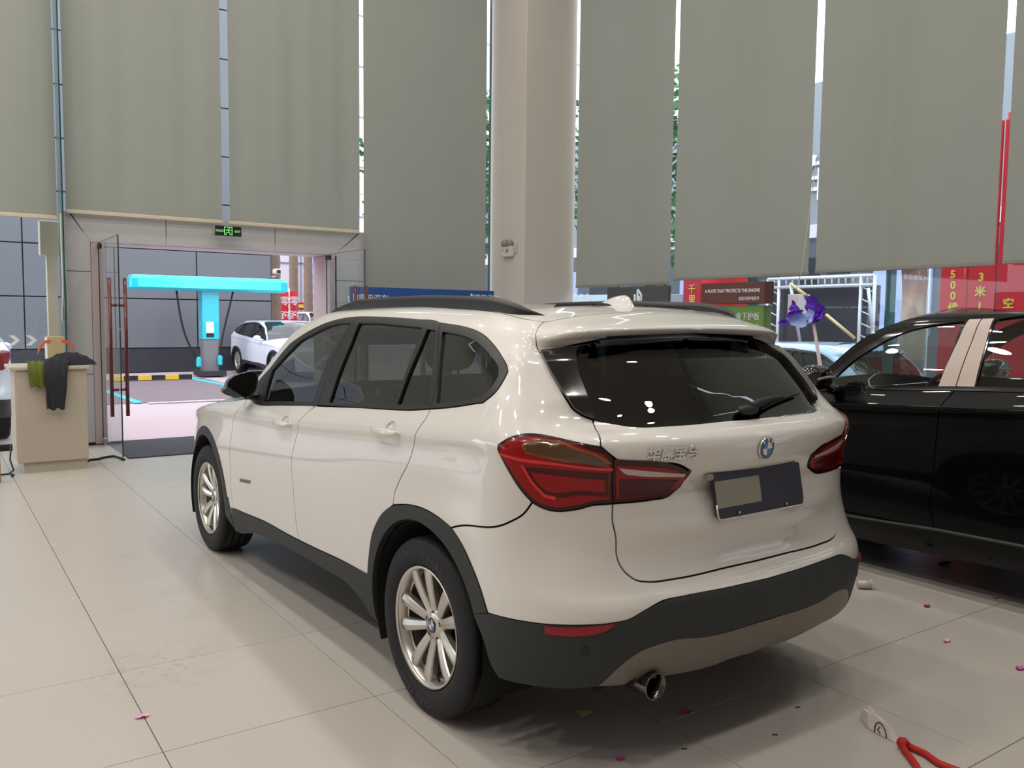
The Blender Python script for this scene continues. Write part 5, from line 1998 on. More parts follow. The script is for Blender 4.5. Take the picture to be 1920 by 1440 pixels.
# dark panel with a pale emblem, and the display stand with brown header, right of the roof
Xs = 4.9
p1, p2 = at(1141, 538, 0, Xs), at(1256, 537, 0, Xs)
zt = (p1[2] + p2[2]) / 2
dk = thing('logo_panel', 'dark grey standing panel with a pale angular emblem behind the roof aerial', 'panel', (Xs, (p1[1] + p2[1]) / 2, 0), 0)
L = p1[1] - p2[1]
MB().box((0, 0, zt / 2), (.04, L, zt), bev=.004).build('board', 'sign_grey', dk)
c = at(1197, 560, 0, Xs - .02)
y0 = c[1] - (p1[1] + p2[1]) / 2
b = MB()
sc_ = .1
for path in ([(-.8, .55), (-.8, -.45), (-.35, -1.0)], [(-.12, 1.1), (-.12, -1.0)], [(-.12, 1.1), (.75, .45), (.75, -.5), (.2, -1.0), (.2, .35)]):
    b.tube([(-.022, y0 - a * sc_ * .75, c[2] + z * sc_) for a, z in path], .016, 6)
b.build('emblem', 'sign_white', dk)

Xs = 4.62
p1, p2 = at(1316, 531, 0, Xs), at(1436, 528, 0, Xs)
p3, p4 = at(1316, 570, 0, Xs), at(1318, 576, 0, Xs)
st = thing('display_stand', 'brown and green display stand about an engine guard plate, behind the rear window', 'display stand', (Xs, (p1[1] + p2[1]) / 2, 0), 0)
ym = (p1[1] + p2[1]) / 2
L = p1[1] - p2[1]
zt = (p1[2] + p2[2]) / 2
zb = p3[2]
MB().box((.06, 0, (zt + zb) / 2), (.14, L, zt - zb), bev=.004).build('header_board', 'sign_brown', st)
L2 = L * .93
MB().box((.08, 0, zb / 2 - .01), (.12, L2, zb - .02), bev=.004).build('body_board', 'sign_green', st)
zc = at(1380, 592, 0, Xs)[2]
text('A PLATE THAT PROTECTS THE ENGINE', .050, (-.012, 0, zt - (zt - zb) * .40), (0, -1, 0), (0, 0, 1), 'sign_white', st, .001, sx=.84, bold=.0008)
text('底盘升级护板套件', .042, (-.012, -L * .27, zb + (zt - zb) * .22), (0, -1, 0), (0, 0, 1), 'sign_white', st, .001, sx=.8)
text('零跑铝镁合金下护板', .085, (.018, 0, zc - .01), (0, -1, 0), (0, 0, 1), 'sign_white', st, .001, sx=.92)
zp = at(1390, 608, 0, Xs)[2]
MB().box((.018, 0, zp - .25), (.006, L2 * .86, .5)).build('leaflet_panel', 'paper_white', st)
MB().box((.013, -L2 * .16, zp - .06), (.006, L2 * .38, .045)).build('leaflet_slot', 'sign_green', st)

# big purple paper flower on a stem
Xf = 4.75
fl = at(1512, 612, 0, Xf)
fw = thing('paper_flower', 'large purple and blue paper flower on a pale stem behind the black car', 'flower', (fl[0], fl[1], 0), 0)


def petal(outline, name, m, dx=0., curl=.06):
    """outline in photo pixels on the flower's plane, cupped into a shell"""
    pts = [at(x, y, 0, Xf) for x, y in outline]
    loop = smooth_loop([(q[1] - fl[1], q[2]) for q in pts], .015, 60)
    c = loop.mean(0)
    b = MB()
    rows = []
    for k in (1.0, .8, .6, .4, .2, .02):
        rows.append([(dx + curl * (1 - k * k) + .015 * math.sin(i * .9) * k, c[0] + (q[0] - c[0]) * k, c[1] + (q[1] - c[1]) * k) for i, q in enumerate(list(loop) + [loop[0]])])
    b.grid(rows)
    b.grid([[(x + .006, y, z) for x, y, z in r] for r in rows])
    b.build(name, m, fw)


petal([(1510, 554), (1530, 560), (1537, 585), (1532, 603), (1522, 606), (1512, 585)], 'petal', 'petal_purple', .0)
petal([(1530, 566), (1545, 572), (1551, 585), (1547, 594), (1535, 600), (1527, 607), (1530, 588)], 'petal', 'petal_purple', -.03, .05)
petal([(1522, 607), (1516, 588), (1522, 578), (1530, 583), (1533, 598)], 'petal', 'petal_blue', -.05, .03)
petal([(1478, 588), (1500, 582), (1512, 592), (1518, 605), (1508, 614), (1495, 612), (1480, 604)], 'petal', 'petal_blue', -.02, .05)
petal([(1459, 606), (1470, 600), (1484, 603), (1480, 609), (1466, 608)], 'petal', 'petal_purple', -.03, .03)
petal([(1476, 592), (1492, 583), (1510, 581), (1508, 588), (1492, 592), (1482, 596)], 'petal', 'petal_purple', -.05, .03)
petal([(1482, 562), (1490, 570), (1496, 582), (1484, 584), (1478, 582)], 'petal', 'petal_purple', .02, .03)
a = at(1523, 606, 0, Xf)
c = at(1540, 700, 0, Xf)
MB().tube([(0.02, a[1] - fl[1], a[2]), (0, c[1] - fl[1], c[2]), (0, c[1] - fl[1] - .03, .02)], [.014, .02, .022], 10).build('stem', 'stem_pale', fw)
MB().lathe([(0, .16), (.015, .16), (.022, .03)], 20, 'z', (0, c[1] - fl[1] - .03, 0)).build('foot', 'stem_pale', fw)

# litter on the floor
rnd = random.Random(11)
PET = [((266, 1345), .026, 'lone pink petal lying on a tile joint in the left foreground'), ((1287, 1337), .024, 'pink petal on the floor below the tailpipe'), ((1163, 1424), .022, 'pink petal at the bottom edge below the rear wheel'),
       ((1738, 1138), .022, 'dark red petal on the floor between the two cars'), ((1774, 1203), .024, 'pale pink petal on the floor right of the rear bumper'), ((1866, 1122), .02, 'pink petal at the edge of the black car shadow'), ((1912, 1255), .024, 'pink petal cut by the right edge of the picture')]
for (q, s_, lab) in PET:
    p = at(q[0], q[1], 2, 0)
    b = MB()
    n = 12
    a0 = rnd.random() * 6
    rows = []
    for k in (1.0, .6, .2, .02):
        rows.append([(p[0] + s_ * k * math.cos(2 * PI * i / n + a0) * (1.0), p[1] + s_ * .62 * k * math.sin(2 * PI * i / n + a0), .0015 + .007 * k * k * (1 + .6 * math.sin(2 * i))) for i in range(n + 1)])
    b.grid(rows)
    tag(b.build('petal', 'petal_pink' if ('lone' in lab or 'pale' in lab) else ('reflector_red' if 'red' in lab else 'petal_magenta')), lab, 'petal', 'petals on the floor')
p = at(1098, 1337, 2, 0)
b = MB()
b.add([(p[0] - .035, p[1] - .02, .001), (p[0] + .03, p[1] - .025, .006), (p[0] + .04, p[1] + .03, .002), (p[0] - .03, p[1] + .028, .008), (p[0], p[1], .012)], [(0, 1, 4), (1, 2, 4), (2, 3, 4), (3, 0, 4)])
tag(b.build('paper_scrap', 'cardboard'), 'small tan paper scrap on the floor behind the rear wheel', 'scrap')
b = MB()
for q in ((277, 880), (365, 877)):
    pass
for q, lab in (((100, 882), 'white paper scrap at the foot of the cabinet, left one'), ((134, 880), 'white paper scrap at the foot of the cabinet, right one')):
    p = at(q[0], q[1], 2, 0)
    b = MB()
    b.add([(p[0] - .03, p[1] - .02, .001), (p[0] + .03, p[1] - .015, .004), (p[0] + .03, p[1] + .02, .001), (p[0] - .02, p[1] + .02, .007), (p[0], p[1], .012)], [(0, 1, 4), (1, 2, 4), (2, 3, 4), (3, 0, 4)])
    tag(b.build('paper_scrap', 'paper_white'), lab, 'scrap')
p = at(1770, 1058, 2, 0)
b = MB()
b.add([(p[0] - .07, p[1] - .02, .002), (p[0] + .06, p[1] - .02, .006), (p[0] + .085, p[1] + .015, .004), (p[0], p[1] + .02, .012), (p[0] - .05, p[1] + .015, .004), (p[0], p[1], .022)], [(0, 1, 5), (1, 2, 5), (2, 3, 5), (3, 4, 5), (4, 0, 5)])
tag(b.build('dead_leaf', 'shut_line'), 'dark curled leaf on the floor in front of the black car sill', 'leaf')
p = at(1620, 1104, 2, 0)
gl = thing('plastic_cup', 'small clear plastic cup lying on the floor beside the bumper corner', 'cup', V3((p[0], p[1], 0)), -YAW)
MB().lathe([(-.035, .0005), (-.035, .021), (.035, .026), (.036, .024), (-.033, .0195), (-.033, .0005)], 20, 'x', (0, 0, .026)).build('cup_wall', 'bottle_clear', gl)
MB().lathe([(.034, .0275), (.038, .0275), (.038, .025), (.034, .025)], 20, 'x', (0, 0, .026), close=True).build('rim', 'plastic_white', gl)
for k, q in enumerate(((1283, 1405), (1496, 1327), (1453, 1379))):
    p = at(q[0], q[1], 2, 0)
    tag(MB().tube([(p[0] - .008, p[1] + .006, .002), (p[0], p[1], .003), (p[0] + .010, p[1] - .004, .002)], .002, 6).build('crumb', 'shut_line'),
        ['dark crumb on the floor at the lower middle, nearest the bottom edge', 'tiny dark crumb on the floor below the bumper, nearest the car', 'dark crumb on the floor midway between the bumper and the bottom edge'][k], 'crumb')

# crumpled white paper wrapper tied to a red cord
tagp = thing('paper_tag', 'crumpled white printed paper wrapper lying in the right foreground', 'wrapper', (0, 0, 0), 0)
qs = [(1628, 1366), (1629, 1340), (1648, 1334), (1662, 1346), (1686, 1368), (1700, 1385), (1699, 1391), (1685, 1392)]
g_ = [at(x, y, 2, 0) for x, y in qs]
low = [at(1628, 1366, 2, .002), at(1650, 1378, 2, .002), at(1672, 1389, 2, .002), at(1686, 1394, 2, .002)]
hi = [q + np.array((.006, .010, z)) for q, z in zip(low, (.057, .056, .046, .020))]
rid = [q + np.array((.030, .045, z)) for q, z in zip(low, (.052, .060, .044, .018))]
far = [q + np.array((.050, .070, -.001)) for q in low]
b = MB()
b.grid([list(map(V3, r_)) for r_ in (low, hi, rid, far)], smooth=False)
b.add([V3(low[0]), V3(hi[0]), V3(rid[0]), V3(far[0])], [(0, 1, 2, 3)])
b.add([V3(hi[0]), V3(hi[0] * .55 + hi[1] * .45 + np.array((.012, .02, .03))), V3(hi[1])], [(0, 1, 2)])
b.build('paper_body', 'paper_white', tagp)
mid_ = (low[1] + hi[1]) / 2
dirv = Vector(low[2] - low[0]).normalized()
upv_ = Vector(hi[1] - low[1])
nn_ = dirv.cross(upv_).normalized() * .003
ctr = Vector(low[0]) * .45 + Vector(low[2]) * .55
b = MB()
arc = [ctr + dirv * (.026 * math.cos(w)) + upv_.normalized() * (.044 * math.sin(w)) for w in np.linspace(0.05, PI - .05, 12)]
sgn = -1 if nn_.dot(Vector(CAM) - ctr) < 0 else 1
arc = [q + nn_ * sgn for q in arc]
b.tube(arc, .0022, 6)
b.tube([ctr + upv_.normalized() * .03 + nn_ * sgn, ctr + upv_.normalized() * .016 - dirv * .012 + nn_ * sgn, ctr + upv_.normalized() * .006 + nn_ * sgn], .002, 6)
b.build('drawn_curve', 'ink', tagp)
b = MB()
k0 = at(1689, 1390, 2, .02)
knot = [at(x, y, 2, .02) for x, y in ((1686, 1390), (1694, 1394), (1702, 1398))]
b.tube([V3(q) for q in knot], [.016, .022, .014], 10)
b.tube([V3(at(x, y, 2, .012)) for x, y in ((1690, 1394), (1697, 1408), (1708, 1422), (1718, 1436), (1724, 1450), (1726, 1475))], .012, 10)
b.tube([V3(at(x, y, 2, .012)) for x, y in ((1698, 1396), (1714, 1404), (1736, 1414), (1758, 1430), (1782, 1440), (1810, 1450), (1850, 1462))], .012, 10)
b.build('red_cord', 'red_lace', tagp)

# ------------------------------------------------------------------ outside, beyond the doorway
gm = MB()
gm.box((3, 44, -.13), (90, 72, .2))
gm.box((-22.2, -6, -.13), (55.6, 28, .2))
struct(gm.build('ground_street', 'pavement'))
struct(MB().box((28, -6, -.38), (44.8, 28, .2)).build('ground_lane', 'pavement'))
bay = struct(MB().box((1.6, 15.8, -.028), (3.1, 5.6, .02)).build('ground_bay', 'bay_paving'))


def stripe(name, pts, w, m, label):
    a, b_ = Vector(pts[0]), Vector(pts[1])
    d = b_ - a
    mb = MB()
    mb.box(((a.x + b_.x) / 2, (a.y + b_.y) / 2, -.012), (d.length, w, .016), rz=math.atan2(d.y, d.x))
    o = mb.build(name, m)
    return tag(o, label, 'line', kind=None)


stripe('road_marking', ((2.83, 18.6, 0), (3.2, 12.9, 0)), .14, 'line_cyan', 'cyan bay line on the paving, running down from the charging station')
stripe('road_marking', ((.42, 18.6, 0), (.60, 12.9, 0)), .14, 'line_cyan', 'cyan bay line on the paving, left side of the charging bay')
stripe('road_marking', ((.55, 18.72, 0), (2.7, 18.66, 0)), .12, 'line_cyan', 'cyan bay line along the back of the bay, behind the striped wheel stop')
stripe('road_marking', ((.72, 12.78, 0), (3.1, 12.78, 0)), .10, 'line_white', 'pale line across the front of the charging bay')

ws = thing('wheel_stop', 'yellow and black striped wheel stop in the charging bay', 'wheel stop', (1.9, 18.25, 0), 0)
for k in range(6):
    MB().prism([(-.9 + k * .3, 0), (-.9 + (k + 1) * .3 - .002, 0), (-.9 + (k + 1) * .3 - .002, .10), (-.9 + k * .3, .10)], -.07, .07).build('block', 'yellow' if k % 2 == 0 else 'stripe_black', ws)

# grey panelled building
WY = 21.3
bw = thing('panelled_building', 'grey building wall of large metal panels behind the charging station', 'building', (0, WY, 0), 0)
MB().box((-5.0, .25, 6.0), (21.6, .5, 12.0)).build('core', 'panel_joint', bw)
px_ = [5.78]
while px_[-1] > -11:
    px_.append(px_[-1] - 2.05)
pz_ = [.62]
while pz_[-1] < 11:
    pz_.append(pz_[-1] + 1.30)
me = MB().box((0, 0, 0), (2.05 - .03, .05, 1.30 - .03), bev=.006).mesh('wall_panel')
me.materials.append(MATS['panel_grey'])
for a in px_[:-1]:
    for z in pz_[:-1]:
        o = bpy.data.objects.new('wall_panel', me)
        COL.objects.link(o)
        o.parent = bw
        o.location = (a - 1.025, -.03, z + .65)
MB().box((-5.0, -.02, .30), (21.6, .06, .62)).build('plinth', 'plinth_dark', bw)

# charging station: T of cyan steel
p = at(395, 704, 1, 19.2)
sx0, sx1 = at(377, 640, 1, 19.2)[0], at(408, 640, 1, 19.2)[0]
zt = at(390, 545, 1, 19.2)[2]
zs = at(390, 636, 1, 19.2)[2]
cs = thing('charging_station', 'cyan T shaped charging station with two hanging cables', 'charging station', ((sx0 + sx1) / 2, 19.2, 0), 0)
w = sx1 - sx0
MB().box((0, 0, zs / 2), (w * .92, .30, zs), bev=.01).build('lower_post', 'station_grey', cs)
MB().box((0, 0, (zs + zt) / 2), (w, .34, zt - zs), bev=.01).build('upper_post', 'cyan', cs)
MB().box((0, 0, .06), (w * 1.5, .8, .12)).build('footing', 'plinth_dark', cs)
s1, s2 = at(387, 604, 1, 19.02), at(401, 624, 1, 19.02)
cx0 = (sx0 + sx1) / 2
MB().box(((s1[0] + s2[0]) / 2 - cx0, -.175, (s1[2] + s2[2]) / 2), (s2[0] - s1[0], .02, s1[2] - s2[2]), bev=.004).build('screen', 'station_screen', cs)
MB().box(((s1[0] + s2[0]) / 2 - cx0, -.175, s2[2] - .06), (s2[0] - s1[0], .02, .09)).build('card_reader', 'stripe_black', cs)
b1, b2 = at(241, 520, 1, 19.0), at(535, 545, 1, 19.0)
zb0, zb1 = at(390, 546, 1, 19.0)[2], at(390, 522, 1, 19.0)[2]
MB().box(((b1[0] + b2[0]) / 2 - cx0, -.1, (zb0 + zb1) / 2), (b2[0] - b1[0], .55, zb1 - zb0), bev=.05).build('canopy_beam', 'cyan', cs)
MB().box(((b1[0] + b2[0]) / 2 - cx0, -.1, zb1 + .01), (b2[0] - b1[0] - .1, .45, .05), bev=.02).build('beam_top', 'cyan_light', cs)
MB().box(((b1[0] + b2[0]) / 2 - cx0, -.38, (zb0 + zb1) / 2), (b2[0] - b1[0] - .35, .02, (zb1 - zb0) * .62)).build('beam_face', 'cyan_light', cs)
for (c0, c1, c2, c3) in (((331, 545), (338, 600), (345, 640), (372, 675)), ((437, 546), (428, 590), (414, 630), (412, 672))):
    pts = [at(x, y, 1, 19.0) for x, y in (c0, c1, c2, c3)]
    pp_ = [Vector(V3(q)) - Vector((cx0, 19.2, 0)) for q in pts]
    sm = []
    for i in range(13):
        t = i / 12
        sm.append(pp_[0] * (1 - t) ** 3 + pp_[1] * 3 * t * (1 - t) ** 2 + pp_[2] * 3 * t * t * (1 - t) + pp_[3] * t ** 3)
    MB().tube(sm, .025, 8).build('charging_cable', 'cable_black', cs)
    MB().box((pp_[3].x, pp_[3].y - .02, pp_[3].z - .05), (.10, .12, .26), bev=.03).build('charging_plug', 'cyan', cs)


# palms by the street, pale facades and red banners behind
def palm(px, y, r, label, lean=0.):
    base = at(px, 690, 1, y)
    t = thing('palm_tree', label, 'palm tree', (base[0], y, -.03), 0, 'palm trees by the street')
    b = MB()
    pts, rr = [], []
    for i in range(40):
        tt = i / 39
        pts.append((lean * tt, 0, 8.5 * tt))
        rr.append(r * (1.12 - .3 * tt) * (1.04 if i % 2 else .97))
    b.tube(pts, rr, 14)
    b.build('trunk', 'palm_bark', t)
    for k in range(14):
        b = MB()
        a = 2 * PI * k / 14 + random.random() * .3
        drop = random.uniform(.6, 1.6)
        for j in range(12):
            tt = (j + 1) / 12
            o = Vector((lean + math.cos(a) * 1.5 * tt, math.sin(a) * 1.5 * tt, 8.5 + .9 * math.sin(tt * 2.6) - drop * tt * tt * 1.6))
            for s in (-1, 1):
                d = Vector((-math.sin(a) * s, math.cos(a) * s, -.55)) * (.55 * (1 - .5 * tt))
                w_ = Vector((math.cos(a), math.sin(a), 0)) * .05
                b.add([o - w_, o + w_, o + d + w_ * .3], [(0, 1, 2)])
        b.build('frond', 'leaf_pale', t)
    return t


palm(516, 24.2, .19, 'nearest palm trunk, just right of the grey panelled building')
palm(552, 29.9, .17, 'middle palm trunk of the three by the street')
palm(579, 33.0, .19, 'rightmost palm trunk of the three by the street')

FY = 38.0
fb = thing('pale_facade', 'pale overexposed glazed facade across the street, behind the palm trunks', 'building', (14, FY, 0), 0)
MB().box((2, .3, 9), (34, .4, 18)).build('facade_wall', 'facade_white', fb)
for k in range(14):
    MB().box((-13 + k * 2.4, .08, 9), (.06, .06, 18)).build('mullion', 'facade_grey', fb)
for k in range(7):
    MB().box((2, .08, 1.6 + k * 2.5), (34, .06, .06)).build('transom', 'facade_grey', fb)
qa, qb = at(588, 520, 1, FY - .2), at(640, 520, 1, FY - .2)
bb = thing('blue_facade', 'pale blue and pink facade strip right of the palm trunks', 'building', (0, FY - 3, 0), 0)
qa, qb = at(588, 520, 1, FY - 3), at(612, 520, 1, FY - 3)
MB().box(((qa[0] + qb[0]) / 2, 0, 4), (qb[0] - qa[0], .5, 8)).build('blue_wall', 'facade_blue', bb)
qc = at(640, 520, 1, FY - 3)
MB().box(((qb[0] + qc[0]) / 2 + .4, 0, 4), (qc[0] - qb[0] + .8, .5, 8)).build('pink_wall', 'facade_pink', bb)
q1, q2 = at(591, 570, 1, FY - 3.3), at(600, 612, 1, FY - 3.3)
MB().box(((q1[0] + q2[0]) / 2, -.3, (q1[2] + q2[2]) / 2), (q2[0] - q1[0], .06, q1[2] - q2[2])).build('doorway', 'window_dark', bb)
q1, q2 = at(505, 566, 1, FY - 1), at(592, 582, 1, FY - 1)
sg = thing('shop_sign', 'long red and yellow shop sign across the street, low between the palms', 'sign', ((q1[0] + q2[0]) / 2, FY - 1, 0), 0)
MB().box((0, 0, (q1[2] + q2[2]) / 2), (q2[0] - q1[0], .2, q1[2] - q2[2])).build('board', 'banner_red', sg)
for k_ in (-.45, 0, .45):
    MB().tube([(k_ * (q2[0] - q1[0]), .05, -.03), (k_ * (q2[0] - q1[0]), .05, q1[2])], .05, 8).build('post', 'steel', sg)
for px in (542, 566, 586):
    c = at(px, 574, 1, FY - 1.15)
    MB().box((c[0] - (q1[0] + q2[0]) / 2, -.12, c[2]), (.28, .03, .16)).build('lettering_patch', 'banner_yellow', sg)
for k, ((x0, y0, x1, y1), lab) in enumerate((((524, 545, 541, 603), 'red street banner between the left and middle palm trunks'), ((544, 545, 557, 600), 'red street banner just left of the middle palm trunk'))):
    a, c = at(x0, y0, 1, 26.5), at(x1, y1, 1, 26.5)
    t = thing('street_banner', lab, 'banner', ((a[0] + c[0]) / 2, 26.5, -.03), 0, 'red street banners')
    hw = (c[0] - a[0]) / 2
    MB().tube([(-hw - .04, 0, 0), (-hw - .04, 0, a[2] + .1)], .025, 8).build('pole', 'truss_white', t)
    n = 10
    P = [[(-hw + 2 * hw * j / 4, .04 * math.sin(j + i * .7), a[2] + (c[2] - a[2]) * i / n) for j in range(5)] for i in range(n + 1)]
    MB().grid(P).build('flag', 'banner_red', t)
    for i, ch in enumerate('零跑'):
        text(ch, .34, (0, -.06, a[2] - .35 - .5 * i), (1, 0, 0), (0, 0, 1), 'sign_white', t, .002)
# street camera on the first palm
q = at(517, 511, 1, 22.6)
cc = thing('security_camera', 'small white security camera beside the left palm trunk', 'camera', V3(q), 0)
MB().box((0, -.1, .03), (.16, .34, .15), bev=.03).build('camera_body', 'plastic_white', cc)
MB().tube([(-.25, .1, -.15), (0, 0, -.12), (0, 0, -.02)], .03, 8).build('bracket', 'plastic_white', cc)
MB().box((0, -.28, .02), (.1, .02, .09)).build('lens', 'stripe_black', cc)

# cream post outside the left pane
q1, q2 = at(84, 640, 1, 8.6), at(110, 640, 1, 8.6)
zc0 = at(96, 470, 1, 8.6)[2]
cp = thing('cream_post', 'cream coloured post with a block head outside the glass, left of the fin', 'post', ((q1[0] + q2[0]) / 2 + .02, 8.6, -.03), 0)
MB().box((0, 0, zc0 / 2), (.11, .11, zc0), bev=.008).build('shaft', 'cream', cp)
MB().box((-.02, 0, zc0 + .17), (.20, .16, .40), bev=.01).build('head', 'cream', cp)
# printed arrows on the left pane
for k, px in enumerate((-4, 27, 59)):
    c = at(px, 638, 1, YG - .01)
    b = MB()
    s = .055
    for d in (-1, 1):
        b.add([(c[0] - s, YG - .012, c[2] + d * s), (c[0] - s * .1, YG - .012, c[2] + d * s), (c[0] + s, YG - .012, c[2]), (c[0] + s * .1, YG - .012, c[2])], [(0, 1, 2, 3)])
        b.add([(c[0] - s, YG - .009, c[2] + d * s), (c[0] - s * .1, YG - .009, c[2] + d * s), (c[0] + s, YG - .009, c[2]), (c[0] + s * .1, YG - .009, c[2])], [(3, 2, 1, 0)])
    tag(b.build('window_arrow', 'sign_white'), ['white arrow sticker on the left pane, cut by the picture edge', 'white arrow sticker on the left pane, middle of the three', 'white arrow sticker on the left pane, nearest the cream post'][k], 'sticker', 'arrow stickers')

# ------------------------------------------------------------------ outside, beyond the right hand windows
def slab(name, m, X, q0, q1, parent, t=.06, ox=0.):
    a, c = at(q0[0], q0[1], 0, X), at(q1[0], q1[1], 0, X)
    o = MB().box((ox, (a[1] + c[1]) / 2 - parent.location[1], (a[2] + c[2]) / 2), (t, abs(a[1] - c[1]), abs(a[2] - c[2])), bev=.004).build(name, m, parent)
    return o


Xb = 17.0
gb = thing('street_building', 'grey blue building across the side street, seen through the right windows', 'building', (Xb + 1, 4, 0), 0)
MB().box((0, 0, 3.6), (1.5, 60, 8.4)).build('wall', 'facade_grey', gb)
MB().box((-.8, 0, 1.9), (.12, 60, 3.4)).build('shopfront', 'facade_dark', gb)
for k in range(26):
    MB().box((-.90, -28 + k * 2.2, 2.2), (.08, 1.5, 2.0), bev=.01).build('shop_window', 'window_dark' if k % 3 else 'facade_blue', gb)
MB().box((-.80, 0, 3.9), (.2, 60, .35)).build('fascia', 'facade_white', gb)
c = at(1524, 338, 0, Xb)
text('车', 1.3, (-.80, c[1] - 4, c[2]), (0, -1, 0), (0, 0, 1), 'sign_white', gb, .02)

Xt = 10.5
tr = thing('truss_backdrop', 'dark backdrop in a white truss frame outside, behind the purple flower', 'stage backdrop', (Xt, at(1540, 600, 0, Xt)[1], 0), 0)
a, c = at(1440, 536, 0, Xt), at(1640, 536, 0, Xt)
yl, yr = a[1] - tr.location[1], c[1] - tr.location[1]
ztop = (at(1540, 520, 0, Xt)[2])
zlow = (at(1540, 537, 0, Xt)[2])
MB().box((.15, (yl + yr) / 2, zlow / 2 - .14), (.05, yl - yr, zlow + .28)).build('backdrop_cloth', 'backdrop_dark', tr)
b = MB()
for (y0, z0, y1, z1) in ((yl, ztop, yr, ztop), (yl, zlow, yr, zlow), (yl, -.28, yl, ztop), (yl - .25, -.28, yl - .25, ztop), (yr, -.28, yr, ztop), (yr + .25, -.28, yr + .25, ztop)):
    b.tube([(0, y0, z0), (0, y1, z1)], .03, 8)
n = 16
for i in range(n + 1):
    y = yl + (yr - yl) * i / n
    b.tube([(0, y, zlow), (0, y, ztop)], .016, 6)
for yy in (yl - .25, yr):
    for i in range(14):
        b.tube([(0, yy, i * .2), (0, yy + .25, i * .2 + .1)], .012, 6)
b.build('truss', 'truss_white', tr)
for (q0, q1, m) in (((1482, 532), (1512, 554), 'pole_yellow'), ((1482, 532), (1500, 640), 'truss_white'), ((1549, 590), (1602, 634), 'pole_yellow'), ((1628, 540), (1636, 620), 'truss_white')):
    u_, v_ = at(q0[0], q0[1], 0, Xt - .3), at(q1[0], q1[1], 0, Xt - .3)
    MB().tube([(-.3, u_[1] - tr.location[1], u_[2]), (-.3, v_[1] - tr.location[1], v_[2])], .028, 8).build('brace', m, tr)
slab('spotlight', 'plastic_white', Xt - .3, (1488, 552), (1507, 590), tr, .3, -.3)

# red banners with yellow characters
Xr = 9.5
rows_ = (((1763, 497), (1815, 582), '500续', (1786, 1786), 'red banner reading 500 in yellow, left of the three'), ((1815, 497), (1868, 582), '3米1', None, 'red banner reading 3 in yellow, middle of the three'), ((1870, 480), (1935, 582), '空', None, 'red banner at the right edge of the picture, right of the three'))
for (q0, q1, chars, _, lab) in rows_:
    a, c = at(q0[0], q0[1], 0, Xr), at(q1[0], q1[1], 0, Xr)
    t = thing('red_banner', lab, 'banner', (Xr, (a[1] + c[1]) / 2, 0), 0, 'red banners on the side street')
    hh = 3.9
    L = a[1] - c[1]
    MB().box((0, 0, hh / 2 + .3), (.05, L - .06, hh), bev=.004).build('cloth', 'banner_red', t)
    MB().tube([(0.05, L / 2 - .08, -.28), (0.05, L / 2 - .05, hh + .4)], .03, 8).build('pole', 'banner_red_dark', t)
    pos = {'500续': [(1786, 515), (1786, 535), (1786, 555), (1786, 578)], '3米1': [(1839, 520), (1837, 548), (1836, 575)], '空': [(1890, 570)]}[chars]
    for ch, q in zip(chars, pos):
        k = at(q[0], q[1], 0, Xr - .04)
        text(ch, .15 if ch.isdigit() else .145, (-.032, k[1] - t.location[1], k[2]), (0, -1, 0), (0, 0, 1), 'banner_yellow', t, .003, name='character', bold=.004)

# feather flag with a gradient print
Xg = 8.7
a, c = at(1690, 505, 0, Xg), at(1738, 600, 0, Xg)
fg = thing('feather_flag', 'tall advertising flag fading from dark to peach, left of the red banners', 'flag', (Xg, (a[1] + c[1]) / 2, 0), 0)
L = a[1] - c[1]
P = [[(.05 * math.sin(i * .5 + j), -L / 2 + L * j / 5 * (1 if i < 9 else (1 - (i - 9) / 4)), 1.0 + i * .14) for j in range(6)] for i in range(13)]
MB().grid(P).build('flag_cloth', 'flag_print', fg)
MB().tube([(0, -L / 2 - .0, -.28), (0, -L / 2, 2.75)], .02, 8).build('pole', 'truss_white', fg)
k = at(1715, 521, 0, Xg - .1)
text('智能新SUV', .075, (-.08, k[1] - fg.location[1], k[2]), (0, -1, -.12), (0, 0, 1), 'sign_white', fg, .001)

# narrow red banner and pale boards seen over the roof
Xn = 8.3
a, c = at(1283, 531, 0, Xn), at(1312, 600, 0, Xn)
nb = thing('red_banner', 'narrow red banner with yellow characters left of the brown display stand', 'banner', (Xn, (a[1] + c[1]) / 2, 0), 0)
MB().box((0, 0, 1.16), (.04, a[1] - c[1], 2.88), bev=.003).build('cloth', 'banner_red_dark', nb)
for ch, q in zip('千里', ((1297, 543), (1297, 563))):
    k = at(q[0], q[1], 0, Xn - .03)
    text(ch, .17, (-.026, k[1] - nb.location[1], k[2]), (0, -1, 0), (0, 0, 1), 'banner_yellow', nb, .002, name='character')
a, c = at(1312, 529, 0, Xn + .6), at(1402, 600, 0, Xn + .6)
nb2 = thing('red_banner', 'wide red banner showing above the brown display stand', 'banner', (Xn + .6, (a[1] + c[1]) / 2, 0), 0)
MB().box((0, 0, 1.14), (.04, a[1] - c[1], 2.84), bev=.003).build('cloth', 'banner_red', nb2)
Xp = 8.6
a, c = at(1078, 540, 0, Xp), at(1142, 600, 0, Xp)
pb = thing('pale_board', 'pale blue board with white lettering right beside the column', 'board', (Xp, (a[1] + c[1]) / 2, 0), 0)
MB().box((0, 0, .86), (.05, a[1] - c[1] + .6, 2.26), bev=.003).build('board', 'sign_pale', pb)
k = at(1090, 561, 0, Xp - .03)
text('零跑汽车', .21, (-.03, k[1] - pb.location[1] + .1, k[2]), (0, -1, 0), (0, 0, 1), 'sign_white', pb, .002)
a, c = at(1256, 540, 0, 9.5), at(1284, 600, 0, 9.5)
gp = thing('glass_kiosk', 'grey green kiosk wall between the dark panel and the narrow red banner', 'kiosk', (9.5, (a[1] + c[1]) / 2, 0), 0)
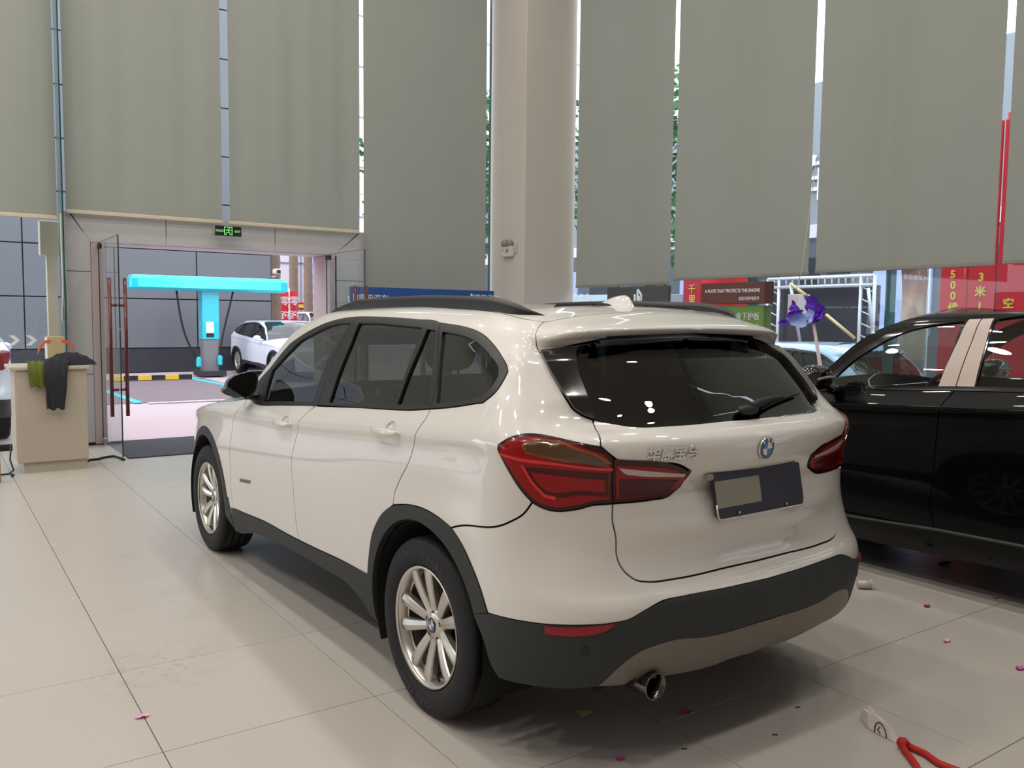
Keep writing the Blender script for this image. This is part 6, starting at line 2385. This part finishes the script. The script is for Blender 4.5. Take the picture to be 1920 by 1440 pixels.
MB().box((0, 0, .86), (.3, a[1] - c[1] + .5, 2.28), bev=.01).build('wall', 'facade_grey', gp)
MB().box((-.16, .1, .86), (.03, .06, 2.2)).build('mullion', 'truss_white', gp)


# scooters parked along the side street
def scooter(loc, rz, label):
    t = thing('scooter', label, 'scooter', loc, rz, 'scooters on the side street')
    for y in (-.55, .55):
        MB().lathe([(-.05, .12), (-.06, .19), (-.03, .22), (.03, .22), (.06, .19), (.05, .12)], 20, 'x', (0, y, .22), close=True).build('wheel', 'rubber', t)
    b = MB()
    P = []
    for i in range(8):
        tt = i / 7
        y = -.62 + 1.0 * tt
        hw = .16 * math.sin(PI * (.15 + .7 * tt))
        zt_ = .78 - .36 * (tt > .55) * (tt - .55) / .45
        P.append([(-hw, y, .30), (-hw, y, zt_ - .08), (-hw * .6, y, zt_), (hw * .6, y, zt_), (hw, y, zt_ - .08), (hw, y, .30)])
    b.grid(P)
    b.build('body', 'scooter', t)
    MB().box((0, .47, .62), (.34, .06, .66), bev=.02).build('leg_shield', 'scooter', t)
    MB().box((0, -.30, .83), (.26, .56, .09), bev=.03).build('saddle', 'seat_black', t)
    MB().tube([(-.34, .36, 1.06), (0, .44, 1.0), (.34, .36, 1.06)], .02, 8).build('handlebar', 'dark_steel', t)
    for s in (-1, 1):
        b = MB()
        b.tube([(s * .22, .40, 1.04), (s * .28, .42, 1.22)], .008, 6)
        ellipsoid(b, (s * .29, .42, 1.25), (.06, .02, .04), 10, 6)
        b.build('mirror', 'dark_steel', t)
    return t


for k in range(6):
    scooter((7.0 + .3 * (k % 2), 1.4 - .62 * k, -.28), R(80 + 9 * (k % 3)), 'dark scooter parked on the side street, number %s from the flag' % ['one', 'two', 'three', 'four', 'five', 'six'][k])


# street trees: their leaves show as green flecks in the gaps between the blinds
def tree(loc, h, r, label, m, n=900, seed=1):
    rnd = random.Random(seed)
    t = thing('street_tree', label, 'tree', loc, 0, 'street trees')
    MB().tube([(0, 0, 0), (.1, 0, h * .4), (0, .1, h * .8)], [.22, .17, .08], 12).build('trunk', 'palm_bark', t)
    b = MB()
    for k in range(n):
        while True:
            q = Vector((rnd.uniform(-1, 1), rnd.uniform(-1, 1), rnd.uniform(-1, 1)))
            if .25 < q.length < 1:
                break
        c = Vector((q.x * r, q.y * r, h * .75 + q.z * r * 1.1))
        d = Vector((rnd.uniform(-1, 1), rnd.uniform(-1, 1), rnd.uniform(-.6, .3))).normalized()
        e = d.cross(Vector((rnd.uniform(-1, 1), rnd.uniform(-1, 1), rnd.uniform(-1, 1)))).normalized()
        s = rnd.uniform(.10, .2)
        b.add([c - d * s, c + e * s * .45, c + d * s, c - e * s * .45], [(0, 1, 2, 3)])
    o = b.build('foliage', m, t, fix=False)
    o['kind'] = 'stuff'
    return t


tree((12.2, 1.2, -.28), 7.5, 2.6, 'leafy street tree behind the gap at the right edge', 'leaf_green', 2600, 2)
tree((12.2, 12.6, -.03), 7.0, 2.3, 'leafy street tree behind the gap right of the column', 'leaf_green', 1800, 3)
tree((9.0, 17.0, -.03), 7.0, 2.3, 'leafy street tree behind the gap left of the column', 'leaf_green', 1800, 4)
tree((13.2, 24.5, -.03), 8.5, 2.3, 'leafy street tree behind the gap above the doorway corner', 'leaf_green', 1500, 5)
